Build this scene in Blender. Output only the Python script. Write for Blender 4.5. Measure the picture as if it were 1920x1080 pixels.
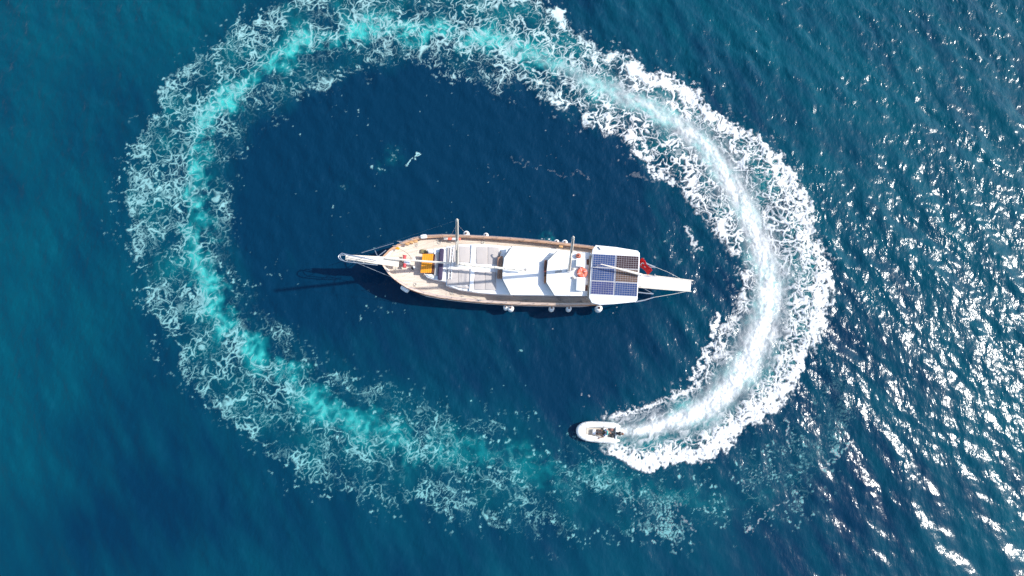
import bpy, bmesh, math, random
import numpy as np
from mathutils import Vector, Matrix

random.seed(7)
for _o in list(bpy.data.objects):
    bpy.data.objects.remove(_o)
SC = bpy.context.scene
COL = SC.collection

# ------------------------------------------------------------------ camera
CAM_H, TILT = 56.0, math.radians(10.0)
F_PX = 1280.0                                   # focal length, in pixels of a 1920 wide frame
CAM_Y = -CAM_H * math.tan(TILT)
cam_d = bpy.data.cameras.new('camera')
cam_d.sensor_width = 36.0
cam_d.lens = 36.0 * F_PX / 1920.0
cam_d.clip_end = 6000
cam = bpy.data.objects.new('camera', cam_d)
cam.location = (0, CAM_Y, CAM_H)
cam.rotation_euler = (TILT, 0, 0)
COL.objects.link(cam)
SC.camera = cam

# ------------------------------------------------------------------ sky and sun
SUN_EL, SUN_AZ = math.radians(42.5), math.radians(6.5)    # azimuth counter-clockwise from +X
world = bpy.data.worlds.new('World')
SC.world = world
world.use_nodes = True
wn = world.node_tree.nodes
wn.clear()
sky = wn.new('ShaderNodeTexSky')
sky.sky_type = 'NISHITA'
sky.sun_disc = False
sky.sun_elevation = SUN_EL
sky.sun_rotation = math.pi / 2 - SUN_AZ                   # measured clockwise from +Y
bgn = wn.new('ShaderNodeBackground')
bgn.inputs['Strength'].default_value = 0.12
wo = wn.new('ShaderNodeOutputWorld')
world.node_tree.links.new(sky.outputs[0], bgn.inputs[0])
world.node_tree.links.new(bgn.outputs[0], wo.inputs[0])
sun_d = bpy.data.lights.new('sun', 'SUN')
sun_d.energy = 2.9
sun_d.angle = math.radians(0.8)
sun_d.color = (1.0, 0.95, 0.88)
sun = bpy.data.objects.new('sun', sun_d)
_sv = Vector((math.cos(SUN_EL) * math.cos(SUN_AZ), math.cos(SUN_EL) * math.sin(SUN_AZ), math.sin(SUN_EL)))
sun.rotation_euler = _sv.to_track_quat('Z', 'Y').to_euler()
sun.location = (60, 10, 60)
COL.objects.link(sun)
SC.view_settings.view_transform = 'Standard'
SC.view_settings.look = 'None'
SC.view_settings.exposure = 1.05
SC.view_settings.gamma = 1.0
SC.view_settings.use_curve_mapping = False
SC.cycles.max_bounces = 8
SC.cycles.transparent_max_bounces = 12
SC.cycles.caustics_reflective = False
SC.cycles.caustics_refractive = False
# ------------------------------------------------------------------ surveying: a point seen at a photo pixel, at height z
_ct, _st = math.cos(TILT), math.sin(TILT)
def G(px, py, z=0.0):
    px = np.asarray(px, float); py = np.asarray(py, float)
    a = (px - 960) / F_PX; b = (540 - py) / F_PX
    dx, dy, dz = a, b * _ct + _st, b * _st - _ct
    k = (z - CAM_H) / dz
    return dx * k, CAM_Y + dy * k
def topx(x, y, z=0.0):
    X = x; Y = y - CAM_Y; Z = z - CAM_H
    u = X; v = Y * _ct + Z * _st; w = Y * _st - Z * _ct
    return 960 + F_PX * u / w, 540 - F_PX * v / w

# ------------------------------------------------------------------ noise
def _hash(ix, iy, seed):
    h = (ix.astype(np.int64) * 374761393 + iy.astype(np.int64) * 668265263 + seed * 974634777) & 0x7fffffff
    h = ((h ^ (h >> 13)) * 1274126177) & 0x7fffffff
    h = ((h ^ (h >> 15)) * 2246822519) & 0x7fffffff
    return ((h ^ (h >> 14)) & 0xffffff) / float(0x1000000)
def perlin(x, y, seed=0):
    ix = np.floor(x); iy = np.floor(y)
    fx = x - ix; fy = y - iy
    u = fx * fx * fx * (fx * (fx * 6 - 15) + 10); v = fy * fy * fy * (fy * (fy * 6 - 15) + 10)
    def g(dx, dy):
        a = _hash(ix + dx, iy + dy, seed) * (2 * math.pi)
        return np.cos(a) * (fx - dx) + np.sin(a) * (fy - dy)
    n0 = g(0, 0) * (1 - u) + g(1, 0) * u
    n1 = g(0, 1) * (1 - u) + g(1, 1) * u
    return (n0 * (1 - v) + n1 * v) * 1.5
def fbm(x, y, seed=0, octv=4, gain=0.5):
    s = 0; a = 1.0; t = 0
    for k in range(octv):
        s = s + a * perlin(x, y, seed + k * 17); t += a
        x = x * 2.03 + 11.3; y = y * 2.03 - 7.1; a *= gain
    return s / t
def worley(x, y, seed=0, jit=0.95):
    ix = np.floor(x); iy = np.floor(y)
    f1 = np.full(x.shape, 9.0); f2 = np.full(x.shape, 9.0)
    for dx in (-1, 0, 1):
        for dy in (-1, 0, 1):
            cx = ix + dx; cy = iy + dy
            jx = cx + 0.5 + jit * (_hash(cx, cy, seed) - 0.5)
            jy = cy + 0.5 + jit * (_hash(cx, cy, seed + 5) - 0.5)
            d = np.hypot(jx - x, jy - y)
            f2 = np.minimum(f2, np.maximum(f1, d))
            f1 = np.minimum(f1, d)
    return f1, f2
def sst(a, b, x):
    t = np.clip((x - a) / (b - a), 0, 1)
    return t * t * (3 - 2 * t)

# ------------------------------------------------------------------ the loop of wake round the ship: three rings in polar form
CX, CY = (float(v) for v in G(900, 480))
PH0 = math.radians(-61)
def polar(x, y):
    ph = np.arctan2(y - CY, x - CX)
    return np.where(ph < PH0, ph + 2 * math.pi, ph), np.hypot(x - CX, y - CY)
def ring(pts, lo=None):
    p = np.array(pts, float)
    x, y = G(p[:, 0], p[:, 1])
    ph = np.unwrap(np.arctan2(y - CY, x - CX))
    r = np.hypot(x - CX, y - CY)
    o = np.argsort(ph)
    return ph[o], r[o]
CORE = ring([(1120, 812), (1165, 808), (1250, 797), (1330, 762), (1390, 700), (1430, 620), (1444, 540), (1430, 470), (1395, 390), (1345, 300),
  (1280, 240), (1200, 195), (1120, 160), (1040, 125), (960, 90), (870, 65), (800, 58), (720, 52), (640, 65), (560, 85), (490, 130), (425, 190), (375, 255),
  (355, 330), (357, 420), (375, 500), (410, 580), (470, 650), (540, 710), (600, 757), (660, 792), (740, 820), (830, 842), (920, 852), (1000, 862), (1080, 880), (1160, 905),
  (1280, 935), (1400, 930), (1500, 900)])
OUT = ring([(1140, 850), (1160, 862), (1195, 880), (1235, 886), (1290, 872), (1340, 864), (1375, 838), (1400, 812), (1455, 772), (1500, 715), (1535, 650), (1556, 585), (1552, 490), (1525, 425), (1503, 345),
  (1465, 290), (1400, 245), (1335, 195), (1280, 152), (1220, 122), (1130, 92), (1085, 55), (1035, 8), (960, -25), (860, -42), (740, -45), (620, -30), (520, 8), (430, 62), (335, 130), (285, 205), (243, 290),
  (226, 370), (240, 470), (275, 560), (312, 650), (380, 740), (455, 808), (540, 872), (620, 925), (690, 940), (780, 950), (860, 960), (920, 985), (1020, 1000), (1120, 995), (1200, 1005),
  (1300, 1000), (1420, 985), (1520, 950)])
INN = ring([(1090, 775), (1125, 772), (1180, 770), (1255, 742), (1318, 690), (1345, 625), (1385, 560), (1388, 500), (1345, 440), (1310, 400),
  (1262, 340), (1190, 300), (1110, 240), (1010, 190), (900, 158), (840, 142), (770, 118), (700, 128), (640, 152), (560, 192), (478, 240), (435, 320), (430, 400), (442, 480), (485, 560), (530, 605), (600, 672),
  (700, 722), (800, 742), (900, 768), (1000, 775), (1060, 800), (1110, 840), (1180, 870), (1300, 860), (1420, 800), (1500, 760)])
_D = np.radians
_pk = _D([-62, -55, -48, -35, -15, 0, 25, 45, 65, 90, 120, 150, 180, 210, 235, 260, 280, 298])
FRESH = np.array([1, 1, 1.0, 1.0, 1.0, .97, .88, .74, .54, .36, .27, .22, .2, .17, .14, .08, .04, .0])    # how new the foam is

def foam_field(x, y):
    """foam cover 0..1, aerated water 0..1 and heaped height (m) for world points"""
    N = {}
    N['wx'] = fbm(x * .35, y * .35, 3, 3); N['wy'] = fbm(x * .35, y * .35, 33, 3)
    N['e1'] = fbm(x * 1.3, y * 1.3, 5, 3); N['e2'] = fbm(x * 1.2, y * 1.2, 8, 3)
    N['c1'] = fbm(x * .9, y * .9, 14, 2)
    w1 = fbm(x * .8, y * .8, 21, 2); w2 = fbm(x * .8, y * .8, 41, 2)
    w3 = perlin(x * 2.6, y * 2.6, 51); w4 = perlin(x * 2.6, y * 2.6, 61)
    X = x + .60 * w1 + .10 * w3; Y = y + .60 * w2 + .10 * w4
    N['X'] = X; N['Y'] = Y; N['w3'] = w3
    f1, f2 = worley(X * .50, Y * .50, 1); N['d1'] = (f2 - f1) / 1.0
    f1, f2 = worley(X * 1.05 + 7, Y * 1.05, 2); N['d2'] = (f2 - f1) / 2.1
    N['mid'] = 1 - (f2 - f1)
    f1, f2 = worley(X * 2.2 + 3, Y * 2.2, 3); N['d3'] = (f2 - f1) / 4.4
    N['k1'] = np.abs(perlin(X * .46 + 3, Y * .46, 171) + .25 * perlin(X * 1.5, Y * 1.5, 172)) / 1.1
    N['k2'] = np.abs(perlin(X * .95 + 3, Y * .95, 181) + .25 * perlin(X * 3.0, Y * 3.0, 182)) / 2.2
    N['p3'] = fbm(x * .5 + 19, y * .5, 201, 3, .4); N['p4'] = fbm(x * .5 - 9, y * .5 + 4, 211, 3, .4)
    N['p1'] = fbm(x * .33 + 9, y * .33, 231, 3, .4); N['p2'] = fbm(x * .33 - 9, y * .33, 241, 3, .4)
    N['fine'] = fbm(x * 3.2, y * 3.2, 71, 4, .6)
    N['patch'] = fbm(x * .42, y * .42, 81, 3); N['patch2'] = fbm(x * 1.1 + 9, y * 1.1, 91, 3)
    N['thick'] = fbm(X * .9, Y * .9, 111, 4, .58)
    N['blot'] = fbm(x * .34, y * .34, 151, 3)
    N['gap'] = fbm(x * .21 + 3, y * .21, 221, 2)
    N['grit'] = fbm(x * 6.0, y * 6.0, 191, 3, .6)
    N['fl'] = fbm(x * 2.6, y * 2.6, 121, 3, .6)
    ph, r = polar(x, y)
    foam, aer, heap, fr, do, di = _wake(x, y, ph, r, N)
    bx, by = topx(x, y)
    front = sst(-6, 22, bx - 1124 - .12 * np.abs(by - 808) + 26 * N['fl'] + 10 * N['c1'])      # the boat is ahead of its own wake
    front = np.where(ph < _D(-25), front, 1.0)
    foam = foam * front; aer = aer * front; heap = heap * front
    # the oldest end of the trail runs on below the new wake
    f2_, a2_, h2_, fr2, do2, di2 = _wake(x, y, ph + 2 * math.pi, r, N)
    end = sst(_D(352), _D(318), ph + 2 * math.pi)
    fr = np.where(f2_ * end > foam, fr2, fr)
    foam = np.maximum(foam, f2_ * end); aer = np.maximum(aer, a2_ * end)
    heap = np.maximum(heap, h2_ * end)
    # a few freckles of foam left on the open water
    fq = fbm(x * 2.2 + 40, y * 2.2, 131, 3, .62); fz = fbm(x * .3 + 5, y * .3, 141, 3)
    foam = np.maximum(foam, .6 * sst(.58, .78, fq + .5 * fz) * (di < .5))
    px, py = topx(x, y)
    px0, py0 = px, py
    px = px + 14 * w1 + 7 * w3; py = py + 14 * w2 + 7 * w4
    for (bx, by, br, k) in SPLASHES:
        d = np.hypot(px - bx, py - by) / 22.5
        foam = np.maximum(foam, k * sst(.42, .8, np.exp(-(d / br) ** 2) * (.7 + 1.1 * N['fl'] + 1.0 * N['grit'])))
        aer = np.maximum(aer, .4 * k * np.exp(-(d / (br * 1.6)) ** 2) * np.clip(.6 + N['patch2'], 0, 1))
    for (x0, y0, x1, y1, w, k) in DASHES:         # short wisps of spray and scraps of foam: a line with a ragged width
        t = np.clip(((px - x0) * (x1 - x0) + (py - y0) * (y1 - y0)) / ((x1 - x0) ** 2 + (y1 - y0) ** 2), 0, 1)
        d = np.hypot(px - x0 - t * (x1 - x0), py - y0 - t * (y1 - y0)) / 22.5
        foam = np.maximum(foam, k * sst(.30, .72, np.exp(-(d / w) ** 2) * (.62 + 1.0 * N['fl'] + .6 * N['patch2'] + .5 * (N['mid'] - .6) + .8 * N['grit'])))
    return foam, np.clip(aer, 0, 1), heap, fr, do, di
# scraps seen in the photo: (pixel x, y, radius m, strength)
SPLASHES = [(1027, 448, .28, .9), (738, 296, .55, .5), (715, 312, .25, .6), (1290, 432, .6, .5), (1305, 470, .45, .45), (878, 748, .2, .7),
            (1275, 490, .3, .4), (1318, 580, .35, .4), (1232, 478, .25, .4), (1244, 452, .2, .4), (650, 345, .3, .2)]
DASHES = [(765, 306, 788, 284, .15, .9), (1340, 592, 1336, 650, .38, 1.0), (1336, 650, 1300, 712, .5, .95), (1284, 428, 1312, 470, .35, .7),
          (1350, 640, 1375, 600, .4, .7), (1382, 560, 1378, 610, .4, .55), (1200, 262, 1228, 320, .45, .9), (1228, 320, 1262, 345, .5, .9), (1325, 650, 1366, 668, .3, .8),
          (1180, 330, 1300, 345, .2, .22), (960, 300, 1010, 312, .10, .2), (1030, 322, 1100, 330, .10, .2),
          (1400, 995, 1455, 945, .12, .5), (1455, 945, 1500, 920, .12, .5), (1270, 940, 1300, 1000, .12, .4), (1545, 880, 1590, 830, .2, .5), (1470, 790, 1480, 850, .16, .5)]

def _wake(x, y, ph, r, N):
    wx, wy, fine, patch, patch2, mid = (N[k] for k in ('wx', 'wy', 'fine', 'patch', 'patch2', 'mid'))
    fr = np.interp(ph, _pk, FRESH)
    old = 1 - fr
    ro = np.interp(ph, *OUT) + (1.6 * wx + .9 * N['e1'] + .35 * N['fl']) * (.6 + .5 * old)
    ri = np.interp(ph, *INN) + (1.7 * wy + .7 * N['e2'])* (.7 + .3 * old)
    rc = np.interp(ph, *CORE) + .9 * wy * (1 - .7 * fr) + .4 * N['c1'] * (1 - .6 * fr)
    do = ro - r; di = r - ri                      # metres inside the outer and the inner edge
    dc = r - rc                                   # metres outside the core line
    q = np.where(dc > 0, dc / np.maximum(ro - rc, .3), dc / np.maximum(rc - ri, .3))   # -1 inner edge .. 0 core .. 1 outer edge
    q = np.clip(q, -3, 3)
    rag = .45 * fr * (N['fl'] + .4 * fine)
    band = sst(-.1, .5, do + rag) * sst(-.1, .4, di + rag)
    # ---- lace of old foam: connected strands whose thickness swells and dies away
    fat = (.63 + .50 * fr) * np.clip(.98 + 1.15 * N['gap'] * old, .3, 1.5) * np.interp(ph, _D([-62, 60, 120, 200, 235, 262, 285, 310, 335]), [1.0, 1.0, .98, .90, .76, .60, .50, .38, .25])
    rim = np.exp(-((do - .7) / .7) ** 2); rim_i = np.exp(-((di - .5) / .5) ** 2)
    corer = np.exp(-(dc / (.9 + .5 * fr)) ** 2)
    inn_f = np.where(dc < 0, np.interp(ph, _D([60, 100, 235, 262]), [1.0, .66, .62, .85]), 1.0)
    def width(w0, m, k): return np.maximum(w0 * fat * inn_f * np.clip(.36 + .08 * fr + k * m + (.24 + .18 * fr) * rim + .12 * rim_i + .30 * corer + .55 * N['patch'], 0, 1.6), 1e-3)
    def strand(d, w):
        w = np.maximum(w, 1e-4)
        return sst(w * 1.25 + .014, w * .3, d) * sst(.002, .032, w)
    lacef = strand(N['k1'], width(.080, N['p1'], .8))
    lacef = np.maximum(lacef, strand(N['d1'], width(.078, N['p2'], .8)))
    lacef = np.maximum(lacef, .95 * strand(N['k2'], width(.060, N['p3'], 1.3)))
    lacef = np.maximum(lacef, .95 * strand(N['d2'], width(.060, N['p4'], 1.3)))
    lacef = np.maximum(lacef, .75 * strand(N['d3'], width(.036, N['p3'], -1.3)))
    dots = sst(.76, .94, .44 + .72 * N['grit'] + .40 * patch2 + .45 * N['gap'] + .10 * rim)
    lacef = np.maximum(lacef, .75 * dots)
    lacef = lacef * (1 - .35 * sst(.1, .5, -N['grit'])) * band * (1 - .55 * old * np.exp(-(dc / .75) ** 2) * sst(-.1, .3, N['blot'] + .5 * patch2))
    newcore = np.exp(-(dc / .9) ** 2) * np.interp(ph, _D([-62, 30, 60, 90]), [1, .9, .5, 0])
    lacef = lacef * (1 - .8 * newcore)
    # ---- new foam: wings of spray on both sides, the streaky churned core, holes of dark water between
    along = ph * 16.0
    streak = fbm(r * 2.4 + .5 * N['w3'] + .8 * N['c1'], along * .55, 101, 4, .6)
    behind = np.interp(ph, _D([-62, -54, -50, -40, -25, -8, 2]), [0, .2, 1, 1, 1, .5, 0])          # just behind the boat
    rim_w = np.interp(ph, _pk, [2.2, 2.2, 2.0, 1.5, .9, .75, .6, .6, .4, .3, .3, .3, .3, .3, .3, .3, .3, .3])
    solid = np.exp(-np.clip(do / rim_w, 0, 9) ** 2) * sst(-.1, .25, do)
    cw = np.interp(ph, _pk, [.3, .4, .65, 1.1, 1.35, 1.3, 1.2, 1.0, .6, .4, .3, .3, .3, .3, .3, .3, .3, .3])
    wing = np.exp(-(np.clip(di - .5, 0, 9) / .6) ** 2) * sst(-.1, .3, di) * np.interp(ph, _D([-62, -56, -52, -30, -18, -5]), [1, 1, 1, .75, .35, 0])
    mids = np.where(dc > 0, np.interp(ph, _D([-62, -48, -36, -15, 10, 40, 65]), [.50, .36, .33, .36, .34, .22, .05]),
                    np.interp(ph, _D([-62, -48, -30, -15, 0, 10, 30, 65]), [.34, .16, .04, .02, .02, .08, .12, .0]))
    hole_o = np.exp(-((q - .27) / .13) ** 2) * behind
    hole_i = np.exp(-((q + .42) / .26) ** 2) * behind
    dens = mids + .46 * solid + .46 * wing - .5 * hole_o - .36 * hole_i - .10 * np.exp(-((np.abs(q) - .3) / .15) ** 2)
    # cells: frothy walls round holes of open water; the denser the foam the smaller the holes
    wall = np.maximum(1 - N['d2'] / .26, .92 - N['d3'] / .17) * .62 + .22 * N['thick'] + .26 * fine + .20 * N['grit'] + .16 * streak
    tf = sst(1.02 - dens - .16, 1.02 - dens + .24, wall + .16) * band * sst(.25, .6, fr)
    tf = tf * (1 - .30 * sst(.0, .5, -N['grit'] - .5 * fine) * (1 - .7 * solid))
    core_b = np.exp(-(dc / cw) ** 2)
    milk = core_b * np.interp(ph, _D([-62, -50, -30, 0, 30, 60, 90]), [.7, .95, .95, .86, .76, .5, 0]) * np.clip(1.0 + .7 * streak + .3 * fine, .1, 1.1)
    fan = np.exp(-(dc / 1.5) ** 2) * behind * np.clip(.42 + 1.5 * streak, 0, 1)
    fan = np.maximum(fan, np.exp(-((dc - .3) / 2.3) ** 2) * np.interp(ph, _D([-62, -40, 0, 40, 70]), [.3, .8, .8, .5, 0]) * np.clip(.38 + 1.5 * streak, 0, .9))
    lacef = lacef * (1 - .75 * np.clip(hole_o + .8 * hole_i, 0, 1))
    tf = np.maximum(tf * (1 - .7 * newcore), np.maximum(np.clip(milk, 0, 1), fan) * band)
    # ---- creamy scraps along the edges of the right-hand upper side
    cream = np.exp(-((di - .9) / .8) ** 2) * sst(.0, .35, patch + .3 * wx) * np.interp(ph, _D([-20, 10, 30, 75, 95]), [0, .8, 1, .9, 0])
    creamf = sst(.5, .85, cream + .35 * fine + .35 * (mid - .6)) * band
    cream2 = np.exp(-((do - .9) / 1.0) ** 2) * np.interp(ph, _D([10, 40, 75, 95, 120]), [0, 1, 1, .5, 0])
    creamf = np.maximum(creamf, sst(.55, .9, cream2 * (.7 + .9 * patch) + .3 * fine + .4 * (mid - .55)) * band)
    foam = np.maximum(np.maximum(lacef * (.80 + .20 * sst(.2, .7, fr)), tf), creamf)
    fl = sst(.66, .84, .5 + .9 * N['fl']) * sst(-1.6, -.2, do) * sst(-1.4, 0, di) * .7
    foam = np.maximum(foam, fl * sst(.0, .35, patch2 + patch))
    # ---- aerated, turquoise water: a blotchy ribbon along the core, a pale veil in new wake
    blot = N['blot']
    ribw = np.interp(ph, _pk, [.8, .8, .9, 1.2, 1.2, 1.2, 1.2, 1.2, 1.15, 1.1, 1.1, 1.1, 1.1, 1.2, 1.3, 1.5, 1.7, 1.8])
    rib = np.exp(-((dc + .55 * patch2 + .45 * N['e1'] + .2 * N['fl']) / (.95 * ribw * np.clip(1 + 1.1 * blot, .4, 2))) ** 2)
    amp = np.interp(ph, np.append(_pk, _D([330, 350])), [.3, .4, .6, .85, .95, .95, .92, .88, .88, .95, .9, .95, .88, .82, .72, .46, .33, .22, .06, 0])
    aer = rib * amp * np.clip(.86 + 1.2 * blot + .75 * patch2, .08, 1.1)
    veil = sst(-.3, 1.2, do) * sst(-.3, 1.5, di) * (.09 + .25 * fr) * np.clip(.8 + 1.5 * blot, 0, 1.6) * np.where(dc < 0, .55, 1.0)
    aer = aer * (.68 + .5 * sst(.35, .95, mid))
    aer = np.maximum(aer, veil) + .12 * foam * old
    heap = foam * (.02 + .15 * np.clip(.5 + N['thick'] * .6 + .6 * fine, 0, 1.4) * sst(.3, .95, fr))
    return foam, aer, heap, fr, do, di
# ------------------------------------------------------------------ materials
def new_mat(name):
    m = bpy.data.materials.new(name); m.use_nodes = True
    nt = m.node_tree
    return m, nt, nt.nodes['Principled BSDF'], nt.nodes['Material Output']
def link(nt, a, b): nt.links.new(a, b)
def mat(name, col, rough=.5, var=.12, vscale=3.0, bump=0.0, bscale=30.0, metal=0.0, spec=.5, coat=0.0):
    """plain surface with a little mottling and fine relief"""
    m, nt, bs, out = new_mat(name)
    n = nt.nodes
    tc = n.new('ShaderNodeTexCoord')
    nz = n.new('ShaderNodeTexNoise'); nz.inputs['Scale'].default_value = vscale; nz.inputs['Detail'].default_value = 5
    link(nt, tc.outputs['Object'], nz.inputs['Vector'])
    mx = n.new('ShaderNodeMix'); mx.data_type = 'RGBA'
    mx.inputs['A'].default_value = (*[c * (1 - var) for c in col], 1)
    mx.inputs['B'].default_value = (*[min(1, c * (1 + var)) for c in col], 1)
    link(nt, nz.outputs['Fac'], mx.inputs['Factor'])
    link(nt, mx.outputs['Result'], bs.inputs['Base Color'])
    bs.inputs['Roughness'].default_value = rough
    bs.inputs['Metallic'].default_value = metal
    bs.inputs['Specular IOR Level'].default_value = spec
    bs.inputs['Coat Weight'].default_value = coat
    if bump:
        nb = n.new('ShaderNodeTexNoise'); nb.inputs['Scale'].default_value = bscale; nb.inputs['Detail'].default_value = 4
        link(nt, tc.outputs['Object'], nb.inputs['Vector'])
        b = n.new('ShaderNodeBump'); b.inputs['Strength'].default_value = bump; b.inputs['Distance'].default_value = .02
        link(nt, nb.outputs['Fac'], b.inputs['Height']); link(nt, b.outputs['Normal'], bs.inputs['Normal'])
    return m

# ------------------------------------------------------------------ the sea
WD = .11; NF = 1024; LF = NF * WD
rng = np.random.default_rng(11)
kx = np.fft.fftfreq(NF, WD) * 2 * math.pi
KX, KY = np.meshgrid(kx, kx)
KK = np.hypot(KX, KY); KK[0, 0] = 1e-6
TH = np.arctan2(KY, KX)
WIND = math.radians(27)                              # the way the crests face
def sea_part(spec, rms_slope):
    g = rng.normal(size=(NF, NF)) + 1j * rng.normal(size=(NF, NF))
    a = np.sqrt(spec) * g; a[0, 0] = 0
    h = np.fft.ifft2(a).real
    gx = np.fft.ifft2(1j * KX * np.fft.fft2(h)).real; gy = np.fft.ifft2(1j * KY * np.fft.fft2(h)).real
    return h * (rms_slope / math.sqrt((gx ** 2 + gy ** 2).mean()))
def ang(d, p): return np.abs(np.cos(TH - d)) ** p
swell = sea_part(np.exp(-((KK - 2 * math.pi / 4.6) / .55) ** 2) * ang(WIND, 12), .062)
cross = sea_part(np.exp(-((KK - 2 * math.pi / 2.1) / 1.1) ** 2) * ang(WIND + .35, 5), .075)
chop = sea_part(KK ** -3.4 * (KK > 3.0) * np.exp(-(KK / 14.5) ** 4) * (.35 + ang(WIND, 2)), .112)
def wave_at(ix, iy):
    return swell[iy % NF, ix % NF], cross[iy % NF, ix % NF], chop[iy % NF, ix % NF]
NX0, NX1, NY0, NY1 = -480, 480, -262, 300             # fine cells round the frame
def axis(n0, n1):
    a = np.arange(n0, n1 + 1) * WD
    g = WD * 1.35 ** np.arange(1, 34); e = np.cumsum(g)
    return np.concatenate([(a[0] - e)[::-1], a, a[-1] + e])
wx_, wy_ = axis(NX0, NX1), axis(NY0, NY1)
WX, WY = np.meshgrid(wx_, wy_)
ixs = np.round(wx_ / WD).astype(np.int64); iys = np.round(wy_ / WD).astype(np.int64)
IX, IY = np.meshgrid(ixs, iys)
h1, h2, h3 = wave_at(IX, IY)
fade = np.clip(1 - (np.maximum(np.maximum(WX - NX1 * WD, NX0 * WD - WX), np.maximum(WY - NY1 * WD, NY0 * WD - WY))) / 4.0, 0, 1)
_ph, _r = polar(WX, WY)
d_in = np.interp(_ph, *INN) - _r                       # metres inside the loop
d_out = _r - np.interp(_ph, *OUT)
east = sst(4, 24, WX + .25 * WY)                      # the breeze ruffles the sea on this side
inside = sst(-1.0, 2.5, d_in) * (1 - .85 * sst(7, 16, WX))
ruf = (.80 + .20 * east) * (1 - .22 * inside)
ring_rough = np.clip(1 - np.maximum(np.maximum(d_in, d_out), 0) / 1.0, 0, 1)
gust = np.clip(1 + .6 * fbm(WX * .09, WY * .09, 301, 3) + .35 * fbm(WX * .4, WY * .4, 311, 2), .3, 1.7)
gust = gust * (1 - .36 * sst(-3, -19, WY) + .16 * sst(4, 24, WY))         # the breeze is freshest towards the far side
WZ = (h1 * (.6 + .4 * east) * (1 - .3 * inside) + h2 * ruf * gust + h3 * np.maximum(ruf * gust, .75 * ring_rough)) * fade
def water_z(x, y):
    u = np.clip((x - NX0 * WD) / WD, 0, NX1 - NX0 - 1.001); v = np.clip((y - NY0 * WD) / WD, 0, NY1 - NY0 - 1.001)
    i = u.astype(np.int64); j = v.astype(np.int64); u = u - i; v = v - j
    Z = WZ[33:-33, 33:-33]
    return (Z[j, i] * (1 - u) + Z[j, i + 1] * u) * (1 - v) + (Z[j + 1, i] * (1 - u) + Z[j + 1, i + 1] * u) * v

def grid_mesh(name, X, Y, Z, keep=None):
    ny, nx = X.shape
    idx = np.arange(nx * ny).reshape(ny, nx)
    q = np.stack([idx[:-1, :-1], idx[:-1, 1:], idx[1:, 1:], idx[1:, :-1]], -1).reshape(-1, 4)
    sel = None
    co = np.stack([X, Y, Z], -1).reshape(-1, 3)
    if keep is not None:
        q = q[keep.reshape(-1)]
        sel = np.unique(q)
        re = np.full(nx * ny, -1); re[sel] = np.arange(len(sel))
        q = re[q]; co = co[sel]
    me = bpy.data.meshes.new(name)
    me.vertices.add(len(co)); me.vertices.foreach_set('co', co.astype(np.float32).ravel())
    me.loops.add(q.size); me.loops.foreach_set('vertex_index', q.astype(np.int32).ravel())
    me.polygons.add(len(q)); me.polygons.foreach_set('loop_start', np.arange(0, q.size, 4, dtype=np.int32))
    me.polygons.foreach_set('use_smooth', np.ones(len(q), bool))
    me.update(calc_edges=True)
    return me, sel
def attr(me, name, v):
    a = me.attributes.new(name, 'FLOAT', 'POINT'); a.data.foreach_set('value', np.ascontiguousarray(v, np.float32).ravel())

fm = np.zeros(WX.shape); ae = np.zeros(WX.shape)
_i = (np.abs(WX) < NX1 * WD + 1) & (WY > NY0 * WD - 1) & (WY < NY1 * WD + 1)
_f, _a, _h, _fr, _do, _di = foam_field(WX[_i], WY[_i])
ae[_i] = _a
me, _ = grid_mesh('sea', WX, WY, WZ)
attr(me, 'air', ae)
attr(me, 'ruffle', np.clip(ruf * gust * fade, 0, 1.5))
# the body colour of the sea drifts a little from deep blue to green over tens of metres
green = .5 + 1.0 * fbm(WX * .03, WY * .03, 401, 3) + .45 * sst(-24, -46, WX - .1 * WY) + .5 * sst(6, 40, WX * .9 + WY * .8) - .6 * inside + .45 * fbm(WX * .14, WY * .14, 421, 2)
_u = WX * math.cos(WIND) + WY * math.sin(WIND); _v = -WX * math.sin(WIND) + WY * math.cos(WIND)
green = green + (.45 + .5 * east) * fbm(_u * .75, _v * .16, 411, 3) * fade          # teal light in the wave faces, painted as colour streaks along the crests
attr(me, 'green', np.clip(green, 0, 1.5) * np.clip(fade + .3, 0, 1))
sea = bpy.data.objects.new('sea', me); COL.objects.link(sea); sea['kind'] = 'structure'

m, nt, bs, out = new_mat('sea_water'); n = nt.nodes
def at(nm):
    a = n.new('ShaderNodeAttribute'); a.attribute_name = nm; return a.outputs['Fac']
c1 = n.new('ShaderNodeMix'); c1.data_type = 'RGBA'; c1.clamp_factor = False
c1.inputs['A'].default_value = (.0, .022, .054, 1); c1.inputs['B'].default_value = (.0, .047, .078, 1)
link(nt, at('green'), c1.inputs['Factor'])
rp = n.new('ShaderNodeValToRGB'); link(nt, at('air'), rp.inputs['Fac'])
rp.color_ramp.elements[0].position = 0; rp.color_ramp.elements[0].color = (0, .038, .066, 1)
rp.color_ramp.elements[1].position = 1; rp.color_ramp.elements[1].color = (.035, .36, .34, 1)
e = rp.color_ramp.elements.new(.5); e.color = (.002, .135, .155, 1)
sm = n.new('ShaderNodeMapRange'); sm.inputs['From Max'].default_value = .22; link(nt, at('air'), sm.inputs['Value'])
c2 = n.new('ShaderNodeMix'); c2.data_type = 'RGBA'
link(nt, sm.outputs['Result'], c2.inputs['Factor']); link(nt, c1.outputs['Result'], c2.inputs['A']); link(nt, rp.outputs['Color'], c2.inputs['B'])
link(nt, c2.outputs['Result'], bs.inputs['Base Color'])
bs.inputs['IOR'].default_value = 1.333

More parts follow.
